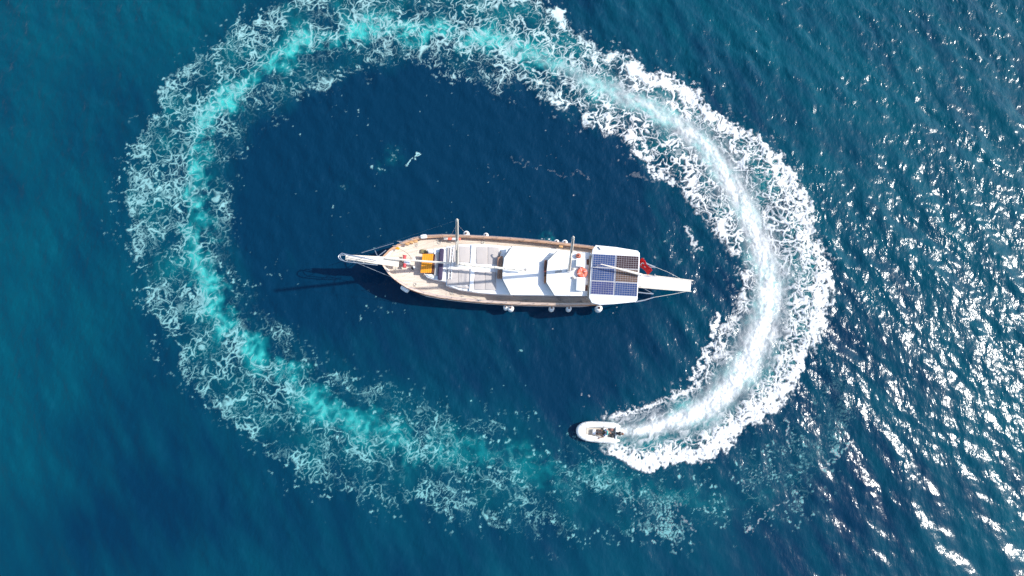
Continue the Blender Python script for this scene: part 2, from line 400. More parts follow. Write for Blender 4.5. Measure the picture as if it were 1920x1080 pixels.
bs.inputs['Roughness'].default_value = .17
bs.inputs['Specular IOR Level'].default_value = .36
tc = n.new('ShaderNodeTexCoord')
mp = n.new('ShaderNodeMapping'); mp.inputs['Rotation'].default_value = (0, 0, -WIND); mp.inputs['Scale'].default_value = (1.0, .55, 1)
link(nt, tc.outputs['Object'], mp.inputs['Vector'])
nz = n.new('ShaderNodeTexNoise'); nz.inputs['Scale'].default_value = 4.2; nz.inputs['Detail'].default_value = 3; nz.inputs['Roughness'].default_value = .5
link(nt, mp.outputs[0], nz.inputs['Vector'])
hm = n.new('ShaderNodeMath'); hm.operation = 'MULTIPLY'; link(nt, nz.outputs['Fac'], hm.inputs[0]); link(nt, at('ruffle'), hm.inputs[1])
bp = n.new('ShaderNodeBump'); bp.inputs['Strength'].default_value = 1.0; bp.inputs['Distance'].default_value = .052
link(nt, hm.outputs[0], bp.inputs['Height']); link(nt, bp.outputs['Normal'], bs.inputs['Normal'])
me.materials.append(m)

# ------------------------------------------------------------------ the foam: its own layer of froth lying on the water
FD = .06
fx = np.arange(-43.0, 43.0, FD); fy = np.arange(-24.0, 30.0, FD)
FX, FY = np.meshgrid(fx, fy)
cover = np.zeros(FX.shape); heap = np.zeros(FX.shape); newness = np.zeros(FX.shape)
_ph, _r = polar(FX, FY)
_sel = np.ones(FX.shape, bool)
_f, _a, _h, _fr, _do, _di = foam_field(FX[_sel], FY[_sel])
cover[_sel] = _f; heap[_sel] = _h; newness[_sel] = _fr
FZ = water_z(FX, FY) + .022 + heap
k4 = np.maximum(np.maximum(cover[:-1, :-1], cover[1:, :-1]), np.maximum(cover[:-1, 1:], cover[1:, 1:])) > .035
me, sel = grid_mesh('wake_foam', FX, FY, FZ, k4)
attr(me, 'cover', cover.ravel()[sel] ** (1.2 + .35 * newness.ravel()[sel])); attr(me, 'newness', newness.ravel()[sel])
foam_ob = bpy.data.objects.new('wake_foam', me); COL.objects.link(foam_ob)
foam_ob['kind'] = 'stuff'; foam_ob['category'] = 'foam'
foam_ob['label'] = 'white and turquoise loop of foam trailing behind the dinghy around the sailing ship'
m, nt, bs, out = new_mat('froth'); n = nt.nodes
c1 = n.new('ShaderNodeMix'); c1.data_type = 'RGBA'
c1.inputs['A'].default_value = (.22, .52, .53, 1); c1.inputs['B'].default_value = (.72, .74, .74, 1)
fr_ = n.new('ShaderNodeMapRange'); fr_.inputs['From Min'].default_value = .15; fr_.inputs['From Max'].default_value = .75
link(nt, at('newness'), fr_.inputs['Value']); link(nt, fr_.outputs[0], c1.inputs['Factor'])
link(nt, c1.outputs['Result'], bs.inputs['Base Color'])
bs.inputs['Roughness'].default_value = .8; bs.inputs['Specular IOR Level'].default_value = .2
tc = n.new('ShaderNodeTexCoord')
nz = n.new('ShaderNodeTexNoise'); nz.inputs['Scale'].default_value = 9; nz.inputs['Detail'].default_value = 4
link(nt, tc.outputs['Object'], nz.inputs['Vector'])
bp = n.new('ShaderNodeBump'); bp.inputs['Strength'].default_value = .4; bp.inputs['Distance'].default_value = .05
link(nt, nz.outputs['Fac'], bp.inputs['Height']); link(nt, bp.outputs['Normal'], bs.inputs['Normal'])
tr = n.new('ShaderNodeBsdfTransparent'); ms = n.new('ShaderNodeMixShader')
link(nt, at('cover'), ms.inputs[0]); link(nt, tr.outputs[0], ms.inputs[1]); link(nt, bs.outputs[0], ms.inputs[2])
link(nt, ms.outputs[0], out.inputs['Surface'])
me.materials.append(m)
# ------------------------------------------------------------------ mesh tools
class MB:
    def __init__(s): s.bm = bmesh.new()
    def box(s, c, d, rot=0.0, bevel=0.0, seg=2, tilt=None):
        r = bmesh.ops.create_cube(s.bm, size=1.0)
        M = Matrix.Translation(c) @ Matrix.Rotation(rot, 4, 'Z')
        if tilt: M = M @ Matrix.Rotation(tilt[0], 4, tilt[1])
        M = M @ Matrix.Diagonal((*d, 1))
        bmesh.ops.transform(s.bm, matrix=M, verts=r['verts'])
        if bevel:
            es = list({e for v in r['verts'] for e in v.link_edges})
            bmesh.ops.bevel(s.bm, geom=es, offset=bevel, segments=seg, profile=.5, affect='EDGES')
        return s
    def prism(s, poly, z0, z1, bevel=0.0, seg=2, dz=None):
        """closed outline raised from z0 to z1; dz(x, y) adds camber or sheer to both"""
        f = dz or (lambda x, y: 0.0)
        a = [s.bm.verts.new((x, y, z0 + f(x, y))) for x, y in poly]
        b = [s.bm.verts.new((x, y, z1 + f(x, y))) for x, y in poly]
        n = len(poly)
        top = s.bm.faces.new(b); s.bm.faces.new(a[::-1])
        for i in range(n): s.bm.faces.new((a[i], a[(i + 1) % n], b[(i + 1) % n], b[i]))
        if bevel: bmesh.ops.bevel(s.bm, geom=list(top.edges), offset=bevel, segments=seg, profile=.5, affect='EDGES')
        return s
    def tube(s, pts, r, seg=8, cap=True):
        pts = [Vector(p) for p in pts]; n = len(pts)
        rs = r if isinstance(r, (list, tuple)) else [r] * n
        rings = []
        for i, p in enumerate(pts):
            t = (pts[min(i + 1, n - 1)] - pts[max(i - 1, 0)]).normalized()
            u = t.cross(Vector((0, 0, 1)))
            if u.length < .05: u = t.cross(Vector((0, 1, 0)))
            u.normalize(); v = u.cross(t)
            rings.append([s.bm.verts.new(p + (u * math.cos(k * 2 * math.pi / seg) + v * math.sin(k * 2 * math.pi / seg)) * rs[i]) for k in range(seg)])
        for a, b in zip(rings, rings[1:]):
            for k in range(seg): s.bm.faces.new((a[k], a[(k + 1) % seg], b[(k + 1) % seg], b[k]))
        if cap: s.bm.faces.new(rings[0]); s.bm.faces.new(rings[-1][::-1])
        return s
    def loop(s, pts, r, seg=8):
        """closed tube"""
        pts = [Vector(p) for p in pts]; n = len(pts); rings = []
        for i, p in enumerate(pts):
            t = (pts[(i + 1) % n] - pts[i - 1]).normalized()
            u = t.cross(Vector((0, 0, 1))).normalized(); v = u.cross(t)
            rings.append([s.bm.verts.new(p + (u * math.cos(k * 2 * math.pi / seg) + v * math.sin(k * 2 * math.pi / seg)) * r) for k in range(seg)])
        for i in range(n):
            a, b = rings[i], rings[(i + 1) % n]
            for k in range(seg): s.bm.faces.new((a[k], a[(k + 1) % seg], b[(k + 1) % seg], b[k]))
        return s
    def lathe(s, prof, c, axis='Z', seg=16, rot=0.0, tilt=0.0):
        M = Matrix.Translation(c) @ Matrix.Rotation(rot, 4, 'Z') @ Matrix.Rotation(tilt, 4, 'Y')
        if axis == 'X': M = M @ Matrix.Rotation(math.pi / 2, 4, 'Y')
        if axis == 'Y': M = M @ Matrix.Rotation(-math.pi / 2, 4, 'X')
        rings = [[s.bm.verts.new(M @ Vector((r * math.cos(k * 2 * math.pi / seg), r * math.sin(k * 2 * math.pi / seg), z))) for k in range(seg)] for r, z in prof]
        for a, b in zip(rings, rings[1:]):
            for k in range(seg): s.bm.faces.new((a[k], a[(k + 1) % seg], b[(k + 1) % seg], b[k]))
        s.bm.faces.new(rings[0][::-1]); s.bm.faces.new(rings[-1])
        return s
    def strip(s, rows):
        """quads between rows of equal length"""
        R = [[s.bm.verts.new(p) for p in row] for row in rows]
        for a, b in zip(R, R[1:]):
            for k in range(len(a) - 1): s.bm.faces.new((a[k], a[k + 1], b[k + 1], b[k]))
        return s
    def build(s, name, m, parent=None, smooth=True, ang=35):
        bmesh.ops.recalc_face_normals(s.bm, faces=s.bm.faces)
        me = bpy.data.meshes.new(name); s.bm.to_mesh(me); s.bm.free()
        if smooth:
            me.polygons.foreach_set('use_smooth', np.ones(len(me.polygons), bool)); me.set_sharp_from_angle(angle=math.radians(ang))
        me.materials.append(m)
        o = bpy.data.objects.new(name, me); COL.objects.link(o)
        if parent: o.parent = parent
        return o
def empty(name, loc, rz=0.0, parent=None):
    o = bpy.data.objects.new(name, None); o.empty_display_size = .3
    o.location = loc; o.rotation_euler = (0, 0, rz); COL.objects.link(o)
    if parent: o.parent = parent
    return o
def tag(o, label, cat, group=None):
    o['label'] = label; o['category'] = cat
    if group: o['group'] = group
    return o
def copy_tree(o, parent=None):
    c = o.copy(); COL.objects.link(c); c.parent = parent
    for ch in list(o.children): copy_tree(ch, c)
    return c

WHITE = mat('white_gelcoat', (.80, .80, .79), .35, .03, 1.5)
CANVAS = mat('white_canvas', (.77, .77, .755), .8, .06, .6, bump=.25, bscale=6)
HULLW = mat('white_hull_paint', (.74, .73, .71), .35, .06, .7)
VARN = mat('varnished_wood', (.42, .16, .05), .28, .35, 2.5, coat=.3)
VARNDK = mat('dark_wood', (.13, .055, .03), .4, .4, 4)
CREAM = mat('cream_sailcloth', (.72, .66, .55), .85, .08, 2, bump=.5, bscale=9)
SPAR = mat('painted_spar', (.70, .63, .53), .4, .05, 3)
GREYC = mat('grey_cushion_fabric', (.45, .41, .385), .9, .07, 1.6, bump=.6, bscale=5)
BEIGEC = mat('beige_cushion_fabric', (.56, .51, .46), .9, .08, 2, bump=.5, bscale=6)
PALEC = mat('pale_cushion_fabric', (.60, .62, .60), .9, .06, 2, bump=.5, bscale=6)
NAVY = mat('dark_violet_fabric', (.045, .035, .075), .9, .4, 6, bump=.6, bscale=8)
ORANGE = mat('orange_varnished_top', (.80, .30, .012), .35, .12, 3, coat=.3)
TAN = mat('tan_canvas_roll', (.52, .30, .13), .8, .2, 5)
RED = mat('red_cloth', (.85, .008, .010), .8, .15, 3)
CORAL = mat('coral_rubber', (.72, .15, .09), .6, .15, 4)
STEEL = mat('stainless_steel', (.62, .63, .65), .3, .05, 5, metal=.85)
BLACK = mat('black_rubber', (.018, .018, .02), .5, .3, 5)
DKGREY = mat('dark_grey_metal', (.07, .07, .075), .5, .3, 5)
ROPE = mat('pale_rope', (.55, .53, .48), .9, .15, 10)
FEND = mat('white_vinyl', (.78, .78, .77), .45, .07, 3)
GREYP = mat('weathered_grey_trim', (.30, .29, .28), .6, .2, 4)
CELLB = mat('blue_solar_cell', (.024, .052, .15), .22, .35, 2.2, coat=.4)
CELLV = mat('violet_blue_solar_cell', (.036, .046, .14), .22, .35, 2.2, coat=.4)
CELLM = mat('maroon_solar_cell', (.035, .015, .015), .25, .3, 2.2, coat=.2)
CELLT = mat('brown_solar_cell', (.10, .058, .036), .28, .3, 2.2, coat=.2)
PBACK = mat('panel_backing', (.40, .39, .42), .4, .05, 3)

def deck_mat():
    m, nt, bs, out = new_mat('bleached_teak_planks'); n = nt.nodes
    tc = n.new('ShaderNodeTexCoord')
    br = n.new('ShaderNodeTexBrick'); br.offset = .5; br.inputs['Scale'].default_value = 1.0
    br.inputs['Color1'].default_value = (.56, .485, .40, 1); br.inputs['Color2'].default_value = (.64, .56, .475, 1)
    br.inputs['Mortar'].default_value = (.20, .16, .13, 1); br.inputs['Mortar Size'].default_value = .006
    br.inputs['Brick Width'].default_value = 2.6; br.inputs['Row Height'].default_value = .12
    link(nt, tc.outputs['Object'], br.inputs['Vector'])
    nz = n.new('ShaderNodeTexNoise'); nz.inputs['Scale'].default_value = 1.3; nz.inputs['Detail'].default_value = 5
    link(nt, tc.outputs['Object'], nz.inputs['Vector'])
    mx = n.new('ShaderNodeMix'); mx.data_type = 'RGBA'; mx.blend_type = 'MULTIPLY'; mx.inputs['Factor'].default_value = 1
    mr = n.new('ShaderNodeMapRange'); mr.inputs['To Min'].default_value = .78; mr.inputs['To Max'].default_value = 1.2
    link(nt, nz.outputs['Fac'], mr.inputs['Value'])
    link(nt, br.outputs['Color'], mx.inputs['A']); link(nt, mr.outputs[0], mx.inputs['B'])
    link(nt, mx.outputs['Result'], bs.inputs['Base Color']); bs.inputs['Roughness'].default_value = .75
    return m
TEAK = deck_mat()
# ------------------------------------------------------------------ the sailing ship; local axes: +x to the stern, +y to starboard (up in the photo)
_b = np.array(G(718, 489, 2.7)); _s = np.array(G(1198, 522, 2.1))
_e = (_s - _b) / np.hypot(*(_s - _b)); _n = np.array([-_e[1], _e[0]]); _o = (_b + _s) / 2
SHIP_RZ = math.atan2(_e[1], _e[0])
def L(px, py, z):
    d = np.array(G(px, py, z)) - _o
    return float(d @ _e), float(d @ _n)
def L3(px, py, z): return (*L(px, py, z), z)
def pbox(mb, x0, y0, x1, y1, z0, z1, bevel=0.0, rot=0.0, seg=2):
    xc, yc = (x0 + x1) / 2, (y0 + y1) / 2
    c = L(xc, yc, z1)
    dx = Vector(L(x1, yc, z1)) - Vector(L(x0, yc, z1)); dy = Vector(L(xc, y1, z1)) - Vector(L(xc, y0, z1))
    mb.box((c[0], c[1], (z0 + z1) / 2), (dx.length, dy.length, z1 - z0), rot, bevel, seg)
    return mb
def ppoly(pts, z): return [L(x, y, z) for x, y in pts]

ship = empty('sailing_ship', (_o[0], _o[1], 0), SHIP_RZ)
tag(ship, 'white two-masted wooden sailing ship with solar panels, anchored inside the loop of foam', 'ship')

XB = [-10.45, -10.25, -9.8, -9.15, -8.3, -7.2, -5.8, -4, -2, 0, 2, 4, 6.2, 8.2, 9.1, 9.5, 9.72]
BB = [.03, .34, .93, 1.45, 1.95, 2.32, 2.53, 2.65, 2.70, 2.70, 2.64, 2.55, 2.40, 2.13, 1.85, 1.55, 1.15]
def hb(x): return float(np.interp(x, XB, BB))
def zg(x): return 1.9 + .95 * (max(-x - 1, 0) / 9.3) ** 2 + .40 * (max(x - 2, 0) / 8) ** 2
def zd(x): return zg(x) - .52
XS = list(np.linspace(-10.45, -9.2, 9)) + list(np.linspace(-8.8, 9.1, 30)) + [9.3, 9.45, 9.58, 9.66, 9.72]
# planked hull, each station from keel to rail
rows = []
for x in XS:
    b, g = hb(x), zg(x)
    t = min(max((x + 10.45) / 3.0, 0), 1); ts = min(max((9.72 - x) / 3.2, 0), 1)
    fl = .45 + .5 * t ** .7                        # waterline breadth over rail breadth
    if x > 6.5: fl = min(fl, .55 + .4 * ts)
    kz = -1.1 * min(t * 2, 1) * min(ts * 1.6 + .1, 1)
    prof = [(b * .02, kz), (b * fl * .75, kz * .5), (b * fl, .0), (b * (fl * .6 + .37), g * .35), (b * (fl * .25 + .735), g * .62), (b * .985, g * .8), (b, g)]
    sx = x + (0 if x > -9.8 else 0)
    rake = lambda z: (1 - z / g) * (1.1 * (1 - t) if t < 1 else 0) - (1 - z / g) * (1.5 * (1 - ts) if ts < 1 else 0)
    rows.append([(sx + rake(z), y, z) for y, z in prof[::-1]] + [(sx + rake(z), -y, z) for y, z in prof])
mb = MB(); mb.strip(rows)
hull = mb.build('hull', HULLW, ship)
# rubbing strake: dark wood along each side
for sgn in (1, -1):
    MB().tube([(x, sgn * (hb(x) * .992 + .02), zg(x) * .80) for x in XS[4:-3]], .055, 6).build('rubbing_strake', VARN, hull)
# deck
mb = MB(); mb.strip([[(x, y * max(hb(x) - .07, .01), zd(x)) for y in (-1, -.5, 0, .5, 1)] for x in XS[1:]])
deck = mb.build('deck', TEAK, ship)
# inner side of the bulwark
for sgn in (1, -1):
    mb = MB(); mb.strip([[(x, sgn * max(hb(x) - .075, .01), zd(x)), (x, sgn * max(hb(x) - .085, .01), zg(x) + .01)] for x in XS[1:]])
    mb.build('bulwark', VARN, ship)
# cap rails
RAILW = mat('sun_bleached_rail', (.62, .46, .36), .5, .3, 3)
RAILV = mat('varnished_rail', (.44, .27, .17), .35, .4, 1.2, coat=.3)
for sgn, m_ in ((1, RAILV), (-1, RAILW)):
    xs = XS[1:]
    inn = [max(hb(x) - .17, 0.0) for x in xs]; ou = [hb(x) + .05 for x in xs]
    mb = MB()
    mb.strip([[(x, sgn * o_, zg(x)), (x, sgn * o_, zg(x) + .07), (x, sgn * i_, zg(x) + .07), (x, sgn * i_, zg(x))] for x, i_, o_ in zip(xs, inn, ou)])
    mb.build('cap_rail', m_, ship)
mb = MB(); mb.strip([[(9.55, y * hb(9.55), zg(9.6)), (9.55, y * hb(9.55), zg(9.6) + .075), (9.77, y * hb(9.72) , zg(9.6) + .075), (9.77, y * hb(9.72), zg(9.6))] for y in (-1, -.5, 0, .5, 1)])
mb.build('stern_rail', RAILV, ship)
mb = MB(); mb.strip([[(9.68 - .14 * (1 - k), y * hb(9.66) * (.5 + .5 * k), z) for y in (-1, -.5, 0, .5, 1)] for k, z in ((.2, .35), (.7, 1.2), (1, zg(9.66)))])
mb.build('transom', HULLW, ship)
# stanchions with a rail of steel wire along both sides
for sgn in (1, -1):
    xs = [x for x in np.linspace(-9.0, 6.4, 15)]
    for x in xs:
        MB().tube([(x, sgn * (hb(x) - .06), zg(x) + .06), (x, sgn * (hb(x) - .06), zg(x) + .62)], .018, 6).build('stanchion', STEEL, ship)
    for h in (.6, .34):
        MB().tube([(x, sgn * (hb(x) - .06), zg(x) + h) for x in xs], .009, 5).build('guard_wire', STEEL, ship)

# ---- bowsprit: a plank walkway with a steel pulpit
ZB0, ZB1 = 2.95, 3.35
A = L3(648, 482, ZB1); B = L3(722, 489, ZB0)
dirx = Vector((B[0] - A[0], B[1] - A[1])).normalized(); nrm = Vector((-dirx.y, dirx.x))
mb = MB()
def _pw(t, w, z): 
    p = Vector(A[:2]).lerp(Vector(B[:2]), t); return [(p.x + nrm.x * w, p.y + nrm.y * w, z), (p.x - nrm.x * w, p.y - nrm.y * w, z)]
rowz = []
for t in np.linspace(0, 1.35, 8):
    w = .2 + .14 * t; z = ZB1 + (ZB0 - ZB1) * t
    a, b = _pw(t, w, z); c, d = _pw(t, w, z - .14)
    rowz.append([a, b, d, c, a])
mb.strip(rowz); mb.bm.faces.new([v for v in mb.bm.verts[:][:4]]) if False else None
bow = mb.build('bowsprit', SPAR, ship)
MB().box((A[0] + .02, A[1], ZB1 - .07), (.06, .40, .13), math.atan2(dirx.y, dirx.x)).build('end_cap', SPAR, bow)
def pulp(off, h, x0):
    zt = ZB1 + h
    P = [L3(706, 491 - 2, ZB0 + h), L3(680, 484 - off, zt - .1), L3(655, 479.5 - off, zt), L3(641 + x0, 476 - off, zt), L3(635 + x0, 479, zt), L3(634.5 + x0, 483, zt), L3(638 + x0, 487, zt), L3(648, 490.5, zt), L3(680, 494, zt - .1), L3(708, 497, ZB0 + h)]
    return P
mb = MB(); P1 = pulp(1.5, .75, 0); mb.tube(P1, .035, 7); rail1 = mb.build('pulpit_rail', STEEL, bow)
mb = MB(); P2 = pulp(0, .35, 3.5); mb.tube(P2, .028, 7); mb.build('pulpit_rail', STEEL, bow)
for i in (1, 2, 4, 7, 8):
    q = Vector(P1[i]); t_ = min(max((q.x - A[0]) / (B[0] - A[0]), 0.02), 1)
    e_ = _pw(t_, .19, ZB1 + (ZB0 - ZB1) * t_ - .02)[0 if i < 5 else 1]
    MB().tube([P1[i], P2[i], e_], .02, 6).build('pulpit_post', STEEL, bow)
MB().tube([L3(703, 470, 2.9), L3(709, 483, 2.95)], .035, 6).build('cathead', STEEL, ship)
MB().tube([L3(703, 485, 3.0), L3(724, 469, 2.75)], .035, 6).build('bow_rail', STEEL, ship)
MB().tube([L3(712, 487, 3.0), L3(727, 475, 2.75)], .03, 6).build('bow_rail', STEEL, ship)
for a, b, r in ((L3(662, 490, 3.15), L3(745, 524, 2.3), .016), (L3(678, 474, 3.1), L3(738, 456, 2.5), .018)):
    MB().tube([a, b], r, 5).build('bowsprit_stay', STEEL, ship)

# ---- foredeck: windlass, bollards, cleats
w = empty('windlass', (0, 0, 0), 0, ship)
z = 2.62
mb = MB(); pbox(mb, 757, 486.5, 768, 495, 2.0, z, .05)
wl = mb.build('windlass_body', WHITE, w)
for py in (482.5, 498):
    c = L3(758.5, py, 2.5)
    mb = MB(); mb.lathe([(.10, -.16), (.17, -.15), (.13, -.05), (.12, .05), (.17, .15), (.10, .16)], c, 'Y', 14)
    mb.build('drum', mat('red_painted_iron', (.55, .05, .06), .5, .3, 6) if py < 490 else bpy.data.materials['red_painted_iron'], w)
mb = MB(); mb.tube([L3(758.5, 482, 2.5), L3(758.5, 499, 2.5)], .05, 8); mb.build('shaft', DKGREY, w)
for (px, py) in ((775.5, 484), (775, 500), (772.5, 501)):
    c = L(px, py, 2.5); dark = px < 775
    mb = MB(); mb.lathe([(.09, 0), (.09, .05), (.06, .08), (.06, .3), (.11, .34), (.11, .4), (.05, .43)], (c[0], c[1], zd(c[0]) - .0), 'Z', 12)
    mb.build('bollard', BLACK if dark else WHITE, ship)
for a, b in (((720, 486), (757, 490)), ((722, 493), (757, 499))):
    p, q = L(*a, 2.25), L(*b, 2.25)
    n_ = 14
    MB().tube([(p[0] + (q[0] - p[0]) * t, p[1] + (q[1] - p[1]) * t + .02 * math.sin(t * 40), zd(p[0] + (q[0] - p[0]) * t) + .05) for t in np.linspace(0, 1, n_)], .035, 6).build('anchor_chain', GREYP, ship)
for px, py in ((744, 465.5), (756.5, 461), (771, 453), (752, 457), (836, 447), (843, 452), (1046, 466), (1041, 468), (1048, 556), (1052, 560), (900, 563), (865, 556), (728, 497), (741, 513)):
    c = L(px, py, 2.0)
    zz = zd(c[0])
    if abs(abs(c[1]) - hb(c[0])) < .32: zz = zg(c[0]) + .06; 
    mb = MB(); mb.box((c[0], c[1], zz + .05), (.08, .07, .11)); mb.tube([(c[0] - .2, c[1], zz + .12), (c[0], c[1], zz + .1), (c[0] + .2, c[1], zz + .12)], [.02, .035, .02], 6)
    mb.build('cleat', GREYP, ship)
# gear lashed along the starboard rail
for px, py, m_ in ((766, 449, TAN), (773, 447, TAN), (781, 445.5, TAN), (748, 460, ORANGE), (843, 446, CORAL), (851, 446.5, PALEC), (860, 445, CORAL), (836, 444, BEIGEC), (1052, 461, TAN)):
    c = L(px, py, 2.1); zz = zg(c[0]) - .02
    mb = MB(); mb.box((c[0], min(c[1], hb(c[0]) - .28), zz), (.34, .20, .16), random.uniform(-.1, .3), .05); mb.build('lashed_roll', m_, ship)

# ---- the sunk seat on the foredeck
ZT = 2.30                                             # top of the trunk cabin
st = empty('foredeck_settee', (0, 0, 0), 0, ship)
mb = MB(); mb.prism(ppoly([(813.5, 466.5), (835, 464), (836, 528), (816, 524)], ZT), 1.4, ZT + .06, .03); mb.build('settee_base', WHITE, st)
mb = MB(); mb.prism(ppoly([(800, 467.5), (813.5, 466.5), (814, 475), (803, 475)], ZT), 1.4, ZT - .02, .03); mb.build('settee_wing', WHITE, st)
mb = MB(); mb.prism(ppoly([(796, 513.5), (816, 514), (817, 525), (800, 519.5)], ZT), 1.4, ZT - .02, .03); mb.build('settee_wing', WHITE, st)
mb = MB(); pbox(mb, 816, 473, 822.5, 517, ZT + .06, ZT + .15, .05, -.03); mb.build('seat_cushion', BEIGEC, st)
mb = MB(); mb.prism(ppoly([(801.5, 468.8), (813, 468), (813, 474), (804, 474)], ZT), ZT - .02, ZT + .06, .03); mb.build('seat_cushion', PALEC, st)
mb = MB(); mb.prism(ppoly([(800, 515), (815, 515.5), (815.5, 523), (802.5, 518.5)], ZT), ZT - .02, ZT + .06, .03); mb.build('seat_cushion', PALEC, st)
mb = MB(); a, b = L(828.2, 465.5, ZT + .4), L(824.5, 524, ZT + .4); mb.box(((a[0] + b[0]) / 2, (a[1] + b[1]) / 2, ZT + .25), (.36, math.hypot(a[0] - b[0], a[1] - b[1]), .32), math.atan2(b[1] - a[1], b[0] - a[0]) + math.pi / 2, .09, 3)
mb.build('back_cushion', NAVY, st)
tb = empty('deck_table', (0, 0, 0), 0, ship)
mb = MB()
for k in range(5):
    pbox(mb, 790.2 + k * 4.1, 475.8, 794.1 + k * 4.1, 511.5, 2.44, 2.50, .012, -.03)
mb.build('table_top', ORANGE, tb)
mb = MB(); pbox(mb, 791, 477, 810.5, 510, 2.36, 2.435, .02, -.03); mb.build('apron', VARN, tb)
mb = MB(); pbox(mb, 811.5, 476, 815, 512, 2.2, 2.36, .02, -.03); mb.build('drop_leaf', VARNDK, tb)
for (px, py) in ((793, 480), (807, 480), (793, 507), (807, 507)):
    c = L(px, py, 2.3); MB().box((c[0], c[1], 2.05), (.09, .09, .62)).build('leg', VARNDK, tb)
mb = MB(); pbox(mb, 788.5, 467.5, 799, 474.5, 1.8, 2.0, .03); mb.build('olive_box', mat('olive_tone', (.20, .18, .09), .8, .2, 5), ship)  # low olive box ahead of the upper settee wing

# ---- the trunk cabin with its sun beds
TR = [(836, 461.5), (868, 458), (905, 458), (935, 460.5), (962, 462.5), (962, 552.5), (935, 551.5), (900, 549), (862, 543.5), (836, 535)]
mb = MB(); mb.prism(ppoly(TR, ZT), 1.2, ZT, .05); trunk = mb.build('trunk_cabin', WHITE, ship)
def cushion(pts, m_, seams=2, par=trunk, z=ZT, name='sunbed_cushion', h=.11):
    poly = ppoly(pts, z + h)
    c = np.mean(np.array(poly), 0)
    mb = MB(); mb.prism(poly, z + .004, z + h, .05, 3)
    o = mb.build(name, m_, par); return o
Q = lambda x0, y0, x1, y1, s=.075: [(x0, y0 + 0), (x1, y0 + (x1 - x0) * s), (x1, y1 + (x1 - x0) * s), (x0, y1)]
def row(x0, y0, x1, y1, nx, s=.03, gap=.12):
    w_ = (x1 - x0) / nx
    for k in range(nx):
        xa, xb = x0 + k * w_ + gap * .3, x0 + (k + 1) * w_ - gap * .3
        cushion([(xa, y0 + (xa - x0) * s), (xb, y0 + (xb - x0) * s), (xb, y1 + (xb - x0) * s), (xa, y1 + (xa - x0) * s)], GREYC)
row(855.5, 461, 881, 491.5, 1); row(893, 462, 936, 495, 2)
row(838.5, 464, 848, 492, 1); row(850, 462, 854.5, 491, 1)
row(838, 504.5, 879.5, 534, 2, .0); 
cushion([(839, 504), (848, 504.5), (848, 536.5), (839, 534)], GREYC) if False else None
row(889, 508.5, 930, 543, 2, .03)
cushion([(852, 536.5), (879, 536.5), (879, 541.5), (862, 539.5)], GREYC)
# raised white coaming between the beds
mb = MB(); pbox(mb, 882.5, 458.5, 891.5, 498, ZT + .001, ZT + .16, .04, 0); mb.build('bed_divider', WHITE, trunk)
mb = MB(); pbox(mb, 881, 503, 888.5, 546, ZT + .001, ZT + .16, .04, 0); mb.build('bed_divider', WHITE, trunk)
mb = MB(); pbox(mb, 858, 493.5, 936, 502.5, ZT + .001, ZT + .07, .03, 0); mb.build('bed_divider', WHITE, trunk)

# ---- deckhouse under two stepped white roofs
DH = [(950, 470), (964, 464), (1106, 476), (1104, 552), (964, 551), (948, 534), (947, 490)]
mb = MB(); mb.prism(ppoly(DH, 2.6), 1.3, 3.03); dh = mb.build('deckhouse', WHITE, ship)
R1 = [(960.5, 461.2), (945.5, 483), (942.5, 503), (942, 522.5), (957.5, 552.5), (1046, 553.5), (1050, 466.5)]
R2 = [(1046, 469.5), (1027.5, 488), (1025, 508), (1024.5, 529), (1040, 553.8), (1108, 554.5), (1110, 474.5)]
def roof(pts, z, name):
    poly = ppoly(pts, z)
    ys = [p[1] for p in poly]; ym = (max(ys) + min(ys)) / 2; hw = (max(ys) - min(ys)) / 2
    # camber: cut the outline into strips along y so that the roof curves
    xs = [p[0] for p in poly]
    n_ = 17
    def span(y):
        hit = []
        for i in range(len(poly)):
            (x0, y0), (x1, y1) = poly[i], poly[(i + 1) % len(poly)]
            if (y0 - y) * (y1 - y) <= 0 and abs(y1 - y0) > 1e-6: hit.append(x0 + (x1 - x0) * (y - y0) / (y1 - y0))
        return min(hit), max(hit)
    rows_ = []
    yy = sorted(set(list(np.linspace(min(ys) + .01, max(ys) - .01, n_)) + [min(max(p[1], min(ys) + .01), max(ys) - .01) for p in poly]))
    for y in yy:
        a_, b_ = span(y); zc = z - .10 * ((y - ym) / hw) ** 2
        rows_.append([(a_, y, zc - .09), (a_, y, zc - .01), (a_ + .03, y, zc), (b_ - .03, y, zc), (b_, y, zc - .01), (b_, y, zc - .09), (a_, y, zc - .09)])
    mb = MB(); mb.strip(rows_)
    ob = mb.build(name, CANVAS, ship, ang=40)
    for f in (-.72, -.36, 0.0, .36, .72):          # sewn seams
        y = ym + f * hw; a_, b_ = span(y); zc = z - .10 * f * f
        MB().tube([(a_ + .04, y, zc), (b_ - .04, y, zc)], .014, 5).build('seam', CANVAS, ob)
    return ob
roof1 = roof(R1, 3.25, 'deckhouse_roof'); roof2 = roof(R2, 3.85, 'deckhouse_roof')
# dark bars put in as the shade under the slanted front roof edges
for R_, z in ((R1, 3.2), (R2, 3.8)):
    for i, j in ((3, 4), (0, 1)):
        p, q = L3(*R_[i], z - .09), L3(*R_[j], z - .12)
        MB().tube([(p[0] - .02, p[1], p[2]), (q[0] - .02, q[1], q[2])], .035, 6).build('edge_shade', DKGREY if i == 3 else GREYP, roof1 if z < 3.5 else roof2)
